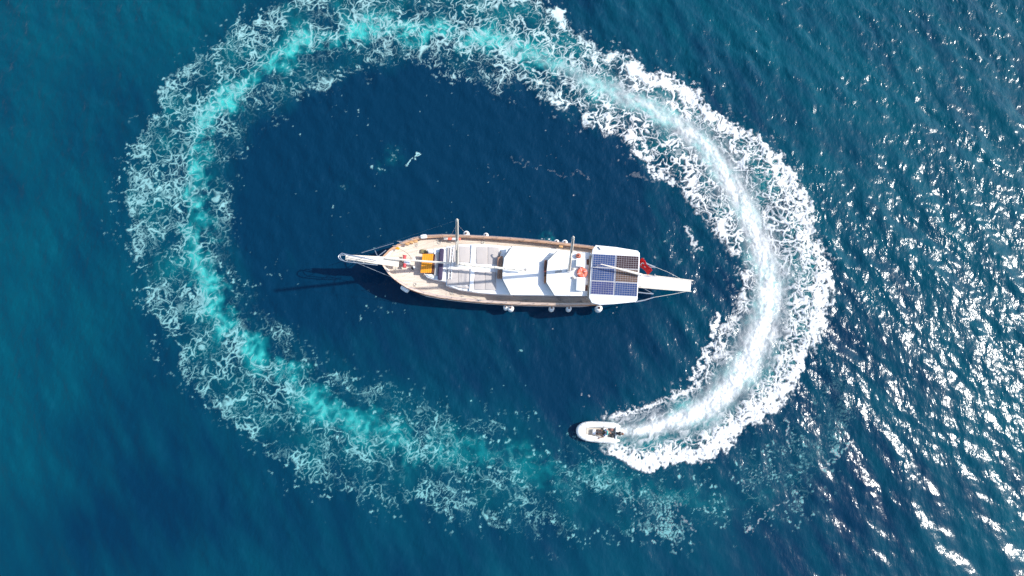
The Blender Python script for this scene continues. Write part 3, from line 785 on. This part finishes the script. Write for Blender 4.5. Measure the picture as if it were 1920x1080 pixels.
# wheelhouse between the roofs with brown framed windscreen
mb = MB(); mb.prism(ppoly([(1048, 473), (1030, 491), (1029, 526), (1044, 550), (1106, 551), (1106, 478)], 3.6), 3.04, 3.70); wh = mb.build('wheelhouse', WHITE, ship)
for y0, y1, m_ in ((487.5, 507, VARNDK), (510, 517, VARNDK), (517.8, 530, VARN)):
    mb = MB(); pbox(mb, 1020.5, y0, 1025.5, y1, 3.2, 3.62, .015, 0); mb.build('windscreen_frame', m_, wh)
mb = MB(); pbox(mb, 1021, 507.3, 1025, 509.7, 3.2, 3.64, .01); mb.build('windscreen_mullion', CORAL, wh)
# brown lockers in front of the deckhouse
for y0, y1 in ((480, 500.5), (505.5, 521.5)):
    for k in range(2):
        w0 = 932.5 + k * 5.0
        mb = MB(); pbox(mb, w0, y0, w0 + 4.7, y1, ZT + .12, ZT + .5, .02); mb.build('cabin_door', mat('brown_panelling', (.30, .17, .11), .5, .3, 3) if 'brown_panelling' not in bpy.data.materials else bpy.data.materials['brown_panelling'], dh)
mb = MB(); mb.tube([L3(936, 481, ZT + .55), L3(938, 474, ZT + .8), L3(939.5, 472, ZT + .75)], [.06, .05, .07], 8); mb.build('winch_handle', DKGREY, dh)

# ---- things on the roofs
def roof_thing(name, label, cat, c, group=None): return tag(empty(name, c, SHIP_RZ), label, cat, group)
def W3(p): # ship local to world
    return (_o[0] + _e[0] * p[0] + _n[0] * p[1], _o[1] + _e[1] * p[0] + _n[1] * p[1], p[2])

# ---- solar roof over the stern
ZS = 4.25
SR = [(1117, 459.3), (1156, 463.5), (1195, 469.8), (1199.5, 474), (1199, 500), (1195, 562), (1191, 566), (1150, 570), (1125, 571.5), (1110, 568), (1104.5, 558), (1108, 500), (1111, 468)]
mb = MB(); mb.prism(ppoly(SR, ZS), ZS - .12, ZS, .035); sroof = mb.build('stern_roof', WHITE, ship)
mb = MB(); pbox(mb, 1103.5, 479, 1109.5, 561, ZS - .35, ZS - .16, .01, 0); mb.build('front_beam', mat('pale_wood', (.38, .29, .21), .6, .2, 3), sroof)
mb = MB(); pbox(mb, 1098.5, 486, 1103, 545, 3.4, 3.83, 0, 0); mb.build('gap_wood', VARNDK, sroof)  # dark wood in the gap between the two roofs
for (px, py) in ((1114, 466), (1195, 476), (1191, 561), (1111, 563)):
    c = L(px, py, ZS - .2); xx = c[0]
    MB().tube([(c[0], c[1], ZS - .11), (c[0], min(max(c[1], -hb(xx) + .12), hb(xx) - .12), zg(xx) + .05)], .04, 8).build('roof_post', STEEL, ship)
# six panels on a regular frame
c00, c10, c01 = Vector(L(1112.3, 475.8, ZS + .06)), Vector(L(1198.3, 480.6, ZS + .06)), Vector(L(1107.5, 551.2, ZS + .06))
ux = (c10 - c00); uy = (c01 - c00); ROT = math.atan2(ux.y, ux.x)
du, dv = ux / ux.length, uy / uy.length
pw, phh = ux.length * .490, uy.length * .326
sp = [None] * 6
kinds = [CELLB, CELLM, CELLB, CELLT, CELLV, CELLB]
for r_ in range(3):
    for c_ in range(2):
        k = r_ * 2 + c_
        o0 = c00 + du * (c_ * (ux.length - pw)) + dv * (r_ * (uy.length - phh) / 2)
        ctr = o0 + du * pw / 2 + dv * phh / 2
        mb = MB(); mb.box((ctr.x, ctr.y, ZS + .035), (pw, phh, .06), ROT, .008, 1)
        pan = mb.build('solar_panel', PBACK, ship)
        pan['label'] = ['blue solar panel at the upper front', 'maroon solar panel at the upper rear', 'blue solar panel in the middle front', 'brown solar panel in the middle rear', 'violet blue solar panel at the lower front', 'blue solar panel at the lower rear'][k]
        mb = MB(); nx_, ny_ = 9, 6
        cw_, ch_ = (pw - .05) / nx_, (phh - .05) / ny_
        for i in range(nx_):
            for j in range(ny_):
                p = o0 + du * (.025 + (i + .5) * cw_) + dv * (.025 + (j + .5) * ch_)
                mb.box((p.x, p.y, ZS + .066), (cw_ - .016, ch_ - .016, .008), ROT)
        ce = mb.build('solar_cells', kinds[k], pan, smooth=False); ce['kind'] = 'stuff'
# small fittings on the roof
mb = MB(); a, b = L(1121, 463, ZS), L(1125.5, 468.5, ZS); mb.tube([(a[0], a[1], ZS + .06), (b[0], b[1], ZS + .06)], .035, 6); mb.build('grab_rail', DKGREY, sroof)

# ---- masts, booms and rigging
def mast(base, tip, r0, r1, name):
    b_, t_ = Vector(base), Vector(tip); n_ = 10
    pts = [b_.lerp(t_, k / n_) for k in range(n_ + 1)]
    mb = MB(); mb.tube(pts + [t_ + (t_ - b_).normalized() * .22], [r0 + (r1 - r0) * k / n_ for k in range(n_ + 1)] + [.03], 14)
    m = mb.build(name, SPAR, ship)
    off = Vector((0, -1, 0))
    MB().tube([p + off * (r0 + (r1 - r0) * k / n_ + .004) for k, p in enumerate(pts)], .028, 5).build('sail_track', DKGREY, m)
    for f in (.62,):
        q = b_.lerp(t_, f); MB().tube([q + Vector((0, -.75, 0)), q, q + Vector((0, .75, 0))], [.02, .035, .02], 6).build('spreader', SPAR, m)
    mb = MB(); mb.lathe([(r0 * 1.5, 0), (r0 * 1.6, .1), (r0 * 1.15, .18), (r0 * 1.15, .5)], b_, 'Z', 14); mb.build('mast_collar', STEEL, m)
    return m
FB = L3(857, 495.5, ZT); FT = L3(857, 412.5, 15.0)
MZB = L3(1067, 507.5, 3.8); MZT = L3(1075, 445, 13.3)
fm_ = mast(FB, FT, .14, .092, 'foremast'); mz_ = mast(MZB, MZT, .12, .085, 'mizzen_mast')
zb = 3.75
bm0, bm1 = Vector(L3(860, 495.5, zb)), Vector(L3(984, 507.0, zb))
mb = MB(); mb.tube([bm0, bm0.lerp(bm1, .5), bm1], [.07, .075, .06], 10); mboom = mb.build('main_boom', SPAR, ship)
mb = MB(); n_ = 22
mb.tube([bm0.lerp(bm1, .02 + .94 * k / n_) + Vector((0, .02 * math.sin(k * 2.1), .10)) for k in range(n_ + 1)], [.06] + [.125 + .018 * math.sin(k * 2.9) - .05 * k / n_ for k in range(1, n_)] + [.05], 10)
mb.build('furled_sail', CREAM, mboom)
for k in range(6):
    q = bm0.lerp(bm1, .1 + .15 * k) + Vector((0, 0, .10)); mb = MB(); mb.lathe([(.135 - .008 * k, -.02), (.14 - .008 * k, .02)], q, 'X', 12); mb.build('sail_tie', ROPE, mboom)
s0, s1 = Vector(L3(722, 484.5, 3.1)), Vector(L3(846, 493.5, 3.1))
mb = MB(); mb.tube([s0.lerp(s1, t) for t in np.linspace(0, 1, 8)], [.05, .07, .08, .08, .085, .085, .08, .06], 9); sb = mb.build('staysail_boom', SPAR, ship)
MB().tube([s0, (s0.x, s0.y, 2.45)], .03, 6).build('boom_crutch', STEEL, sb)
z0_, z1_ = Vector(L3(1128, 495.6, 5.1)), Vector(L3(1204, 515.3, 4.6))
mb = MB(); mb.tube([z0_.lerp(z1_, t) for t in np.linspace(0, 1, 8)], [.035, .05, .065, .075, .085, .095, .10, .09], 9); mizb = mb.build('mizzen_boom', SPAR, ship)
MB().tube([z1_, (z1_.x - .1, z1_.y, ZS - .02)], .04, 7).build('boom_crutch', STEEL, mizb)
MB().tube([z0_, (z0_.x - .35, z0_.y, ZS - .02)], .03, 7).build('boom_crutch', STEEL, mizb)
def wire(a, b, r=.008, par=ship): return MB().tube([a, b], r, 4).build('stay', STEEL, par)
for sgn in (1, -1):
    for dx in (-.7, .7):
        x = FB[0] + dx; wire(Vector(FB).lerp(Vector(FT), .93), (x, sgn * (hb(x) - .03), zg(x) + .05), .006)
    x = MZB[0] + .3; wire(Vector(MZB).lerp(Vector(MZT), .93), (x, sgn * (hb(x) - .03), zg(x) + .05), .006)
wire(Vector(FT), (A[0] + .1, A[1], ZB1), .006)
# a second stay seen against the roof, and a grey bar shaped as the mizzen's shadow
wire(L3(1053, 508, 4.0), L3(1077, 486, 4.6), .012)
mb = MB(); a, b = Vector(L3(1041, 510.5, 4.02)), Vector(L3(1053, 508.3, 4.02)); mb.tube([a, b], [.07, .085], 8); mb.build('roof_shadow_bar', GREYP, roof2)

# ---- coils of rope and loose lines about the deck
def coil(px, py, r=.2, turns=3, m_=None):
    c = L(px, py, 2.0); z0 = zd(c[0]) + .03
    n_ = turns * 14
    MB().tube([(c[0] + (r - .018 * k / 14 * 2) * math.cos(k * .449), c[1] + (r - .018 * k / 14 * 2) * math.sin(k * .449), z0 + .012 * (k / 14)) for k in range(n_)], .016, 5).build('rope_coil', m_ or ROPE, ship)
for c_ in ((735, 474), (742, 506), (781, 459), (778, 533), (823, 452), (846, 548), (905, 452), (936, 559), (985, 562), (1015, 464), (1060, 567), (1090, 566)): coil(*c_, r=random.uniform(.14, .22))
for pts in (((772, 484), (766, 476), (757, 470), (748, 466)), ((774, 502), (768, 512), (757, 519), (748, 519)), ((848, 545), (858, 548), (880, 553), (899, 560)), ((838, 452), (852, 455), (880, 452), (905, 451)), ((940, 557), (965, 560), (1000, 559))):
    q = [L(x, y, 2.0) for x, y in pts]
    MB().tube([(a, b, zd(a) + .03) for a, b in q], .015, 5).build('loose_line', ROPE, ship)

# ---- stern gangway, davits
GZ = 2.55
gw = empty('gangway', (0, 0, 0), 0, ship)
mb = MB(); mb.prism(ppoly([(1190, 514.5), (1203, 514.8), (1296, 527), (1294.5, 545), (1197, 537.5), (1188, 537)], GZ), GZ - .1, GZ, .02); mb.build('walkway', WHITE, gw)
for pts in ([(1203, 514.6), (1250, 520), (1300, 526.3)], [(1197, 538.5), (1250, 543), (1296, 546.4)]):
    MB().tube([L3(x, y, GZ + .06) for x, y in pts], .045, 7).build('side_rail', SPAR, gw)
for px, py in ((1228, 516), (1227.5, 513)):
    c = L(px, py, GZ); 
MB().tube([L3(1228, 517, GZ + .03), L3(1228, 514, GZ + .7)], .035, 7).build('rail_post', STEEL, gw)
MB().tube([L3(1190, 566.3, 2.6), L3(1208, 563, 2.65), L3(1226, 557.5, 2.7)], [.06, .055, .04], 7).build('davit', STEEL, ship)
MB().tube([L3(1226, 557.5, 2.7), L3(1262, 551.5, 2.65), L3(1292, 545.5, GZ)], .018, 5).build('gangway_rope', ROPE, gw)
MB().tube([L3(1228, 500.5, 2.9), L3(1252, 510, 2.7), L3(1276, 522.5, GZ)], .014, 5).build('gangway_rope', ROPE, gw)
MB().tube([L3(1203, 488, 3.0), L3(1214, 495, 2.95), L3(1228, 500.5, 2.9)], [.05, .05, .06], 7).build('davit', STEEL, ship)
MB().tube([L3(1206, 497, 2.8), L3(1218, 500.5, 2.85), L3(1229, 501.5, 2.9)], [.035, .035, .04], 7).build('davit', STEEL, ship)
MB().tube([L3(1195, 548, 2.6), L3(1212, 550, 2.6), L3(1225, 551.2, 2.6)], [.05, .05, .06], 7).build('davit', STEEL, ship)
MB().tube([L3(1199, 536, 2.6), L3(1225, 551.2, 2.62)], .016, 5).build('davit_wire', STEEL, ship)

# ---- the boxes, rings and ladder that lie on the ship: things of their own
def ship_thing(name, label, cat, px, py, z, group=None):
    p = L(px, py, z); return tag(empty(name, W3((p[0], p[1], z)), SHIP_RZ), label, cat, group)
ZR = 3.84
def locker(px, py, label, sx, sy):
    t = ship_thing('roof_locker', label, 'locker', px, py, ZR, 'white lockers on the deckhouse roof')
    MB().box((0, 0, .16), (sx, sy, .32), 0, .04).build('box', WHITE, t)
    MB().box((0, 0, .345), (sx + .04, sy + .04, .045), 0, .015).build('lid', WHITE, t)
    MB().box((sx / 2 + .03, 0, .25), (.02, .12, .05)).build('latch', STEEL, t)
locker(1087.5, 494, 'white locker on the rear roof, nearest the small red buoy', .62, .60)
locker(1088, 534, 'white locker on the rear roof, at its lower edge below the coral lifebuoy', .62, 1.0)
t = ship_thing('lifebuoy', 'large coral red lifebuoy lying on the white rear roof before the solar panels', 'lifebuoy', 1091, 512, ZR)
mb = MB(); n_ = 28
mb.loop([(.27 * math.cos(k * 2 * math.pi / n_), .27 * math.sin(k * 2 * math.pi / n_), .13) for k in range(n_)], .15, 12); mb.build('ring', CORAL, t)
mb = MB(); mb.lathe([(.16, 0), (.17, .1), (.12, .15)], (0, 0, 0), 'Z', 16); mb.build('rope_coil', mat('orange_rope', (.70, .22, .12), .9, .3, 12, bump=.8, bscale=40), t)
for k in range(4):
    a = k * math.pi / 2 + .4
    mb = MB(); mb.box((.27 * math.cos(a), .27 * math.sin(a), .13), (.31, .07, .31), a, .03); mb.build('band', mat('pink_tape', (.78, .40, .36), .7, .1, 4) if 'pink_tape' not in bpy.data.materials else bpy.data.materials['pink_tape'], t)
t = ship_thing('roof_buoy', 'small reddish brown round buoy on the white rear roof beside the mizzen mast', 'buoy', 1084.5, 480.5, ZR - .03)
mb = MB(); mb.lathe([(.05, 0), (.17, .05), (.22, .15), (.18, .26), (.06, .31)], (0, 0, 0), 'Z', 16); mb.build('float', mat('red_brown_float', (.45, .13, .08), .6, .3, 5), t)
mb = MB(); mb.lathe([(.045, 0), (.05, .07), (.02, .09)], (0, 0, .30), 'Z', 10); mb.build('eye', VARNDK, t)
t = ship_thing('boarding_ladder', 'long white ladder lying across the cabin top beside the foremast', 'ladder', 845.5, 493, ZT + .14)
yl = 1.32
for sx in (-.11, .11): MB().tube([(sx, -yl, .03), (sx * .98, 0, .03), (sx, yl, .03)], .032, 7).build('rail', WHITE, t)
for k in range(9): MB().tube([(-.11, -yl + .13 + k * .295, .03), (.11, -yl + .13 + k * .295, .03)], .02, 6).build('rung', WHITE, t)
for (px, py) in ((985.5, 506), (1074, 505), (1074, 521)):
    zz = 3.24 if px < 1000 else ZR
    lab = {505: 'small grey vent on the rear roof, the nearer one to the mizzen mast', 521: 'small grey vent on the rear roof, left of the lower locker', 506: 'small grey vent on the front roof just past the boom end'}[py]
    t = ship_thing('roof_vent', lab, 'vent', px, py, zz, 'small vents on the roofs')
    mb = MB(); mb.lathe([(.05, 0), (.05, .08)], (0, 0, 0), 'Z', 12); mb.build('stem', WHITE, t)
    mb = MB(); mb.lathe([(.11, .08), (.11, .10), (.05, .14)], (0, 0, 0), 'Z', 14); mb.build('cap', GREYP, t)

# ---- flag at the stern
t = ship_thing('flag', 'red flag with white crescent and star flying at the stern beside the solar panels', 'flag', 1196, 487, 3.0)
MB().tube([(-.05, .05, -.75), (.0, .0, .1), (.28, -.10, 1.05)], [.025, .022, .016], 7).build('flagpole', VARN, t)
cl = bmesh.new(); U, V = 15, 10
def flag_p(u, v): # u along the fly, v down the hoist
    hx = .10 - .30 * v; hz = 1.2 - .75 * v
    return Vector((hx + u * .85 + .06 * math.sin(u * 7 + v * 2) + .12 * v * u, -.05 - u * .95 - .06 * math.sin(u * 5 + 1) - .22 * v, hz - u * .30 + .07 * math.sin(u * 9 + v * 3)))
gv = [[cl.verts.new(flag_p(i / U, j / V)) for i in range(U + 1)] for j in range(V + 1)]
for j in range(V):
    for i in range(U): cl.faces.new((gv[j][i], gv[j][i + 1], gv[j + 1][i + 1], gv[j + 1][i]))
me = bpy.data.meshes.new('cloth'); cl.to_mesh(me); cl.free(); me.materials.append(RED)
for p in me.polygons: p.use_smooth = True
fo = bpy.data.objects.new('cloth', me); COL.objects.link(fo); fo.parent = t
sm_ = fo.modifiers.new('thick', 'SOLIDIFY'); sm_.thickness = .006
def on_flag(pts2, name):
    bm = bmesh.new()
    for s_ in (1, -1):
        vs = []
        for (u, v) in pts2:
            p = flag_p(u, v); du_ = flag_p(u + .01, v) - p; dv_ = flag_p(u, v + .01) - p
            vs.append(bm.verts.new(p + du_.cross(dv_).normalized() * .009 * s_))
        bm.faces.new(vs)
    me = bpy.data.meshes.new(name); bm.to_mesh(me); bm.free(); me.materials.append(WHITE)
    o = bpy.data.objects.new(name, me); COL.objects.link(o); o.parent = fo
asp = 1.5
ou_ = [(.36 + .25 * math.cos(a) / asp, .5 + .25 * math.sin(a)) for a in np.linspace(.62, 2 * math.pi - .62, 22)]
in_ = [(.402 + .20 * math.cos(a) / asp, .5 + .20 * math.sin(a)) for a in np.linspace(2 * math.pi - .78, .78, 20)]
on_flag(ou_ + in_, 'crescent')
on_flag([(.60 + (.125 if k % 2 == 0 else .05) * math.cos(math.pi + k * math.pi / 5) / asp, .5 + (.125 if k % 2 == 0 else .05) * math.sin(math.pi + k * math.pi / 5)) for k in range(10)], 'star')

# ---- fenders hung along both sides
def make_fender(r=.24, h=.5):
    t = empty('fender', (0, 0, 0))
    mb = MB(); mb.lathe([(.05, -h - .02), (r * .7, -h + .04), (r, -h + .2), (r, h - .2), (r * .75, h - .05), (.07, h + .02)], (0, 0, 0), 'Z', 18); mb.build('body', FEND, t)
    mb = MB(); mb.lathe([(.075, h), (.085, h + .05), (.05, h + .10)], (0, 0, 0), 'Z', 12); mb.build('eye', VARNDK, t)
    MB().tube([(0, 0, h + .08), (0, 0, h + .5)], .014, 6).build('lanyard', ROPE, t)
    return t
fp = make_fender()
FD_ = [(948, 575.5, .9, 'smaller white fender of the touching pair on the lower side of the ship', .82), (957.5, 577, .95, 'larger white fender of the touching pair on the lower side of the ship', 1.1),
       (1034.5, 577.5, .9, 'white fender on the lower side midway between the touching pair and the stern', .95), (1067, 577.5, .9, 'white fender on the lower side, next one ahead of the solar roof', .95),
       (1123.5, 577, .95, 'white fender hanging below the solar roof on the lower side of the stern', 1.22),
       (874, 437.5, 1.15, 'white fender on the upper side just behind the foremast', 1.1), (911, 440.5, 1.15, 'white fender on the upper side abreast of the sun beds', .95),
       (1043.5, 454.5, 1.15, 'left fender of the two on the upper side near the mizzen mast', .95), (1059, 456, 1.15, 'right fender of the two on the upper side near the mizzen mast', 1.05)]
for i, (px, py, z, lab, k) in enumerate(FD_):
    o = fp if i == 0 else copy_tree(fp)
    p = L(px, py, z + .45); sg = 1 if p[1] > 0 else -1
    y = sg * max(abs(p[1]), hb(p[0]) * .985 + .24 * k - .02)
    o.location = W3((p[0], y, z)); o.scale = (k, k, 1); o.rotation_euler = (0, 0, SHIP_RZ)
    tag(o, lab, 'fender', 'white fenders hanging along the hull')
t = tag(empty('bow_fender', W3(L3(760.5, 540, 1.5)), SHIP_RZ - .5), 'big white barrel fender hanging at the lower side of the bow', 'fender', 'white fenders hanging along the hull')
mb = MB(); mb.lathe([(.10, -.36), (.26, -.33), (.30, -.2), (.30, .2), (.26, .33), (.10, .36)], (0, 0, 0), 'X', 18); mb.build('body', FEND, t)
MB().tube([(0, .05, .25), (.1, .35, .85)], .015, 6).build('lanyard', ROPE, t)
t = tag(empty('rail_fender', W3(L3(794.5, 443.5, zg(-7.2) + .18)), SHIP_RZ + .2), 'white rolled fender lying on the upper rail near the bow', 'fender', 'white fenders hanging along the hull')
mb = MB(); mb.lathe([(.06, -.27), (.16, -.22), (.18, 0), (.16, .22), (.06, .27)], (0, 0, 0), 'X', 16); mb.build('body', FEND, t)
mb = MB(); mb.lathe([(.05, -.31), (.06, -.27)], (0, 0, 0), 'X', 10); mb.build('eye', GREYP, t)
# ------------------------------------------------------------------ the inflatable and its driver; local +x to the stern
_c = G(1121, 810, .5)
DZ = -.06; DRZ = math.radians(-4)
dg = tag(empty('inflatable_dinghy', (float(_c[0]), float(_c[1]), DZ), DRZ), 'white rigid inflatable dinghy turning at speed, foam streaming from its stern', 'dinghy')
TUBE = mat('white_hypalon', (.70, .70, .675), .55, .05, 2)
FLOOR = mat('warm_grey_floor', (.50, .46, .40), .7, .12, 3)
LEN, BW, TR_ = 3.6, .56, .255
pts = []
for t in np.linspace(0, 1, 9): pts.append((LEN / 2 - t * 2.15, BW + .03 * math.sin(t * 3), .30 + .02 * t))
for a in np.linspace(90, 270, 17)[1:-1]:
    ca, sa = math.cos(math.radians(a)), math.sin(math.radians(a))
    pts.append((-LEN / 2 + 1.45 + 1.14 * ca, BW * math.copysign(abs(sa) ** .85, sa), .34 - .13 * ca))
for t in np.linspace(0, 1, 9): pts.append((LEN / 2 - (1 - t) * 2.15, -BW - .03 * math.sin((1 - t) * 3), .32 - .02 * t))
rad = [.07, .17] + [TR_] * (len(pts) - 4) + [.17, .07]
MB().tube(pts, rad, 16).build('inflatable_tube', TUBE, dg)
RSTR = mat('grey_rubbing_strip', (.36, .36, .35), .6, .1, 4)
for k in (5, 11, 13, len(pts) - 14, len(pts) - 12, len(pts) - 6):
    a, b = Vector(pts[k]), Vector(pts[k + 1]); d = (b - a).normalized() * .02
    MB().tube([a - d, a + d], TR_ + .004, 16, cap=False).build('tube_seam', RSTR, dg)
mb = MB(); mb.strip([[(x, y * w_, z) for y, z in ((-1, .38), (-.5, .10), (0, -.12), (.5, .10), (1, .38))] for x, w_ in ((-1.35, .2), (-1.0, .48), (-.4, .56), (.5, .58), (1.5, .58))]); mb.build('hull', WHITE, dg)
mb = MB(); mb.prism([(1.42, .42), (-.62, .42), (-.95, .32), (-.95, -.32), (-.62, -.42), (1.42, -.42)], .10, .20); mb.build('floor', FLOOR, dg)
mb = MB(); mb.prism([(-.98, .34), (-1.3, .26), (-1.42, .08), (-1.42, -.08), (-1.3, -.26), (-.98, -.34)], .18, .50, .05); mb.build('bow_locker', WHITE, dg)
MB().box((-.93, 0, .47), (.07, .50, .05), 0, .01).build('grab_handle', GREYP, dg)
MB().box((1.46, 0, .36), (.08, 1.0, .42), 0, .02).build('transom', WHITE, dg)
mb = MB(); mb.box((.62, 0, .36), (.34, .82, .05), 0, .02); mb.build('thwart', TUBE, dg)
MB().box((-.28, -.02, .36), (.26, .4, .30), 0, .05).build('console', WHITE, dg)
mb = MB(); n_ = 16; mb.loop([(-.06 + .0, .15 * math.cos(k * 2 * math.pi / n_), .58 + .15 * math.sin(k * 2 * math.pi / n_)) for k in range(n_)], .02, 6) if False else mb.tube([(-.06, -.16, .58), (-.03, -.12, .63), (-.03, .0, .66), (-.03, .12, .63), (-.06, .16, .58)], .022, 7); mb.build('wheel', BLACK, dg)
for sgn in (1, -1):
    MB().tube([(1.2 - k * .42, sgn * (BW + .19), .50 + (.03 if k % 2 else -.02)) for k in range(6)], .012, 5).build('grab_line', GREYP, dg)
for k, (x, y) in enumerate(((-1.05, .62), (-1.05, -.62), (-.2, .70), (-.2, -.70))):
    mb = MB(); mb.lathe([(.07, 0), (.06, .02)], (x * .96, y * .9, .555), 'Z', 10); mb.build('patch', mat('cream_patch', (.62, .56, .42), .7, .1, 4) if k == 0 else bpy.data.materials['cream_patch'], dg)
# outboard motor
om = tag(empty('outboard_motor', (0, 0, 0)), 'black outboard motor clamped on the stern of the white dinghy', 'motor') if False else empty('outboard_motor', (0, 0, 0), 0, dg)
mb = MB(); mb.lathe([(.07, 0), (.15, .06), (.17, .2), (.15, .36), (.06, .42)], (1.72, 0, .48), 'Z', 14); o_ = mb.build('cowling', BLACK, om); 
MB().box((1.55, 0, .5), (.2, .22, .2), 0, .03).build('clamp', DKGREY, om)
MB().box((1.74, 0, .1), (.14, .09, .8), 0, .03).build('shaft', DKGREY, om)
MB().box((1.93, 0, .66), (.25, .2, .14), 0, .05).build('tail_cover', VARNDK, om)
MB().tube([(1.5, 0, .66), (1.25, -.02, .62), (1.08, -.04, .60)], [.025, .025, .03], 7).build('tiller', BLACK, om)
MB().box((1.16, -.24, .33), (.2, .36, .24), 0, .04).build('fuel_tank', BLACK, dg)
mb = MB(); mb.lathe([(.10, 0), (.17, .03), (.18, .12), (.12, .19), (.05, .21)], (1.12, .30, .21), 'Z', 12); mb.build('brown_bag', mat('brown_canvas', (.25, .13, .11), .8, .2, 6), dg)

# driver: sits on the thwart, faces the bow (-x), right hand on the tiller
SKIN = mat('tanned_skin', (.38, .20, .13), .6, .1, 6)
SHIRT = mat('slate_blue_shirt', (.075, .12, .22), .9, .15, 5)
TEAL = mat('teal_vest', (.06, .42, .38), .9, .15, 5)
SHORT = mat('dark_shorts', (.022, .06, .04), .9, .2, 5)
HAIR = mat('dark_hair', (.012, .010, .012), .7, .3, 20)
def skin_mesh(name, V, E, R, m, parent, sub=1, root=0):
    me = bpy.data.meshes.new(name); me.from_pydata(V, E, []); me.update(); me.materials.append(m)
    o = bpy.data.objects.new(name, me); COL.objects.link(o)
    if parent: o.parent = parent
    md = o.modifiers.new('skin', 'SKIN'); md.use_smooth_shade = True
    for i, r in enumerate(R):
        s_ = me.skin_vertices[0].data[i]; s_.radius = (r, r) if not isinstance(r, tuple) else r; s_.use_root = (i == root)
    ss = o.modifiers.new('sub', 'SUBSURF'); ss.levels = sub; ss.render_levels = sub
    return o
# pelvis at the seat
V = [(.62, 0, .47), (.60, 0, .62), (.55, 0, .82), (.51, 0, .95), (.49, 0, 1.02), (.46, 0, 1.13), (.45, 0, 1.22)]     # 0-6 spine, neck, head
R = [.135, .12, .13, .10, .055, .085, .075]
E = [(i, i + 1) for i in range(6)]
def add(ch, rs, root_):
    prev = root_
    for p, r in zip(ch, rs):
        V.append(p); R.append(r); E.append((prev, len(V) - 1)); prev = len(V) - 1
    return prev
for sgn in (1, -1):
    f = add([(.58, .11 * sgn, .47), (.20, .15 * sgn, .52), (.08, .14 * sgn, .48), (-.02, .14 * sgn, .26), (-.16, .15 * sgn, .235)], [.095, .075, .06, .042, .038], 0)
# left arm rests on the tube, right arm reaches back to the tiller
hl = add([(.52, -.19, .93), (.40, -.34, .74), (.20, -.45, .64), (.11, -.48, .62)], [.06, .045, .036, .032], 3)
hr = add([(.54, .19, .93), (.66, .30, .74), (.88, .12, .66), (.98, .0, .64)], [.06, .045, .036, .032], 3)
def fingers(h, d, side):
    b = Vector(V[h]); d = Vector(d).normalized(); s_ = Vector(side).normalized()
    for k, ln in enumerate((.062, .075, .07, .055)):
        o = b + s_ * (.022 * (k - 1.5))
        add([tuple(o + d * .035), tuple(o + d * (.035 + ln * .6) - Vector((0, 0, .012))), tuple(o + d * (.03 + ln * .85) - Vector((0, 0, .04)))], [.010, .009, .008], h)
    add([tuple(b - s_ * .045 + d * .005), tuple(b - s_ * .055 + d * .04 - Vector((0, 0, .015)))], [.011, .009], h)
fingers(hl, (-1, -.2, 0), (0, 1, 0)); fingers(hr, (.9, -.5, 0), (.4, .9, 0))
person = skin_mesh('person', V, E, R, SKIN, None, 1)
person.location = dg.location; person.rotation_euler = dg.rotation_euler
tag(person, 'person in a slate blue and teal shirt with dark hair, seated steering the white dinghy', 'person')
sh = skin_mesh('shirt', [(.615, 0, .56), (.60, 0, .65), (.55, 0, .83), (.515, 0, .94), (.52, -.19, .935), (.44, -.29, .81), (.54, .19, .935), (.61, .26, .82)],
          [(0, 1), (1, 2), (2, 3), (3, 4), (4, 5), (3, 6), (6, 7)], [.15, .14, .15, .115, .075, .062, .075, .062], SHIRT, person, 1)
mb = MB(); mb.box((.70, 0, .78), (.09, .34, .34), 0, .04, tilt=(.15, 'Y')); mb.build('vest_back', TEAL, person)
skin_mesh('shorts', [(.62, 0, .49), (.57, .11, .49), (.33, .14, .515), (.57, -.11, .49), (.33, -.14, .515)], [(0, 1), (1, 2), (0, 3), (3, 4)], [.15, .11, .092, .11, .092], SHORT, person, 1)
bm = bmesh.new(); bmesh.ops.create_uvsphere(bm, u_segments=16, v_segments=10, radius=1)
bmesh.ops.transform(bm, matrix=Matrix.Translation((.475, 0, 1.185)) @ Matrix.Diagonal((.108, .098, .10, 1)), verts=bm.verts)
me = bpy.data.meshes.new('hair'); bm.to_mesh(me); bm.free(); me.materials.append(HAIR)
for p in me.polygons: p.use_smooth = True
ho = bpy.data.objects.new('hair', me); COL.objects.link(ho); ho.parent = person
mb = MB(); mb.tube([(.385, 0, 1.16), (.355, 0, 1.135), (.375, 0, 1.125)], [.012, .016, .012], 6); mb.build('nose', SKIN, person)
for sgn in (1, -1):
    mb = MB(); mb.lathe([(.010, 0), (.012, .004)], (.372, .032 * sgn, 1.165), 'X', 8); mb.build('eye', BLACK, person)
    mb = MB(); mb.box((.46, .088 * sgn, 1.15), (.03, .015, .05), 0, .006); mb.build('ear', SKIN, person)
mb = MB(); mb.box((.374, 0, 1.095), (.012, .045, .010), 0, .003); mb.build('mouth', CORAL, person)
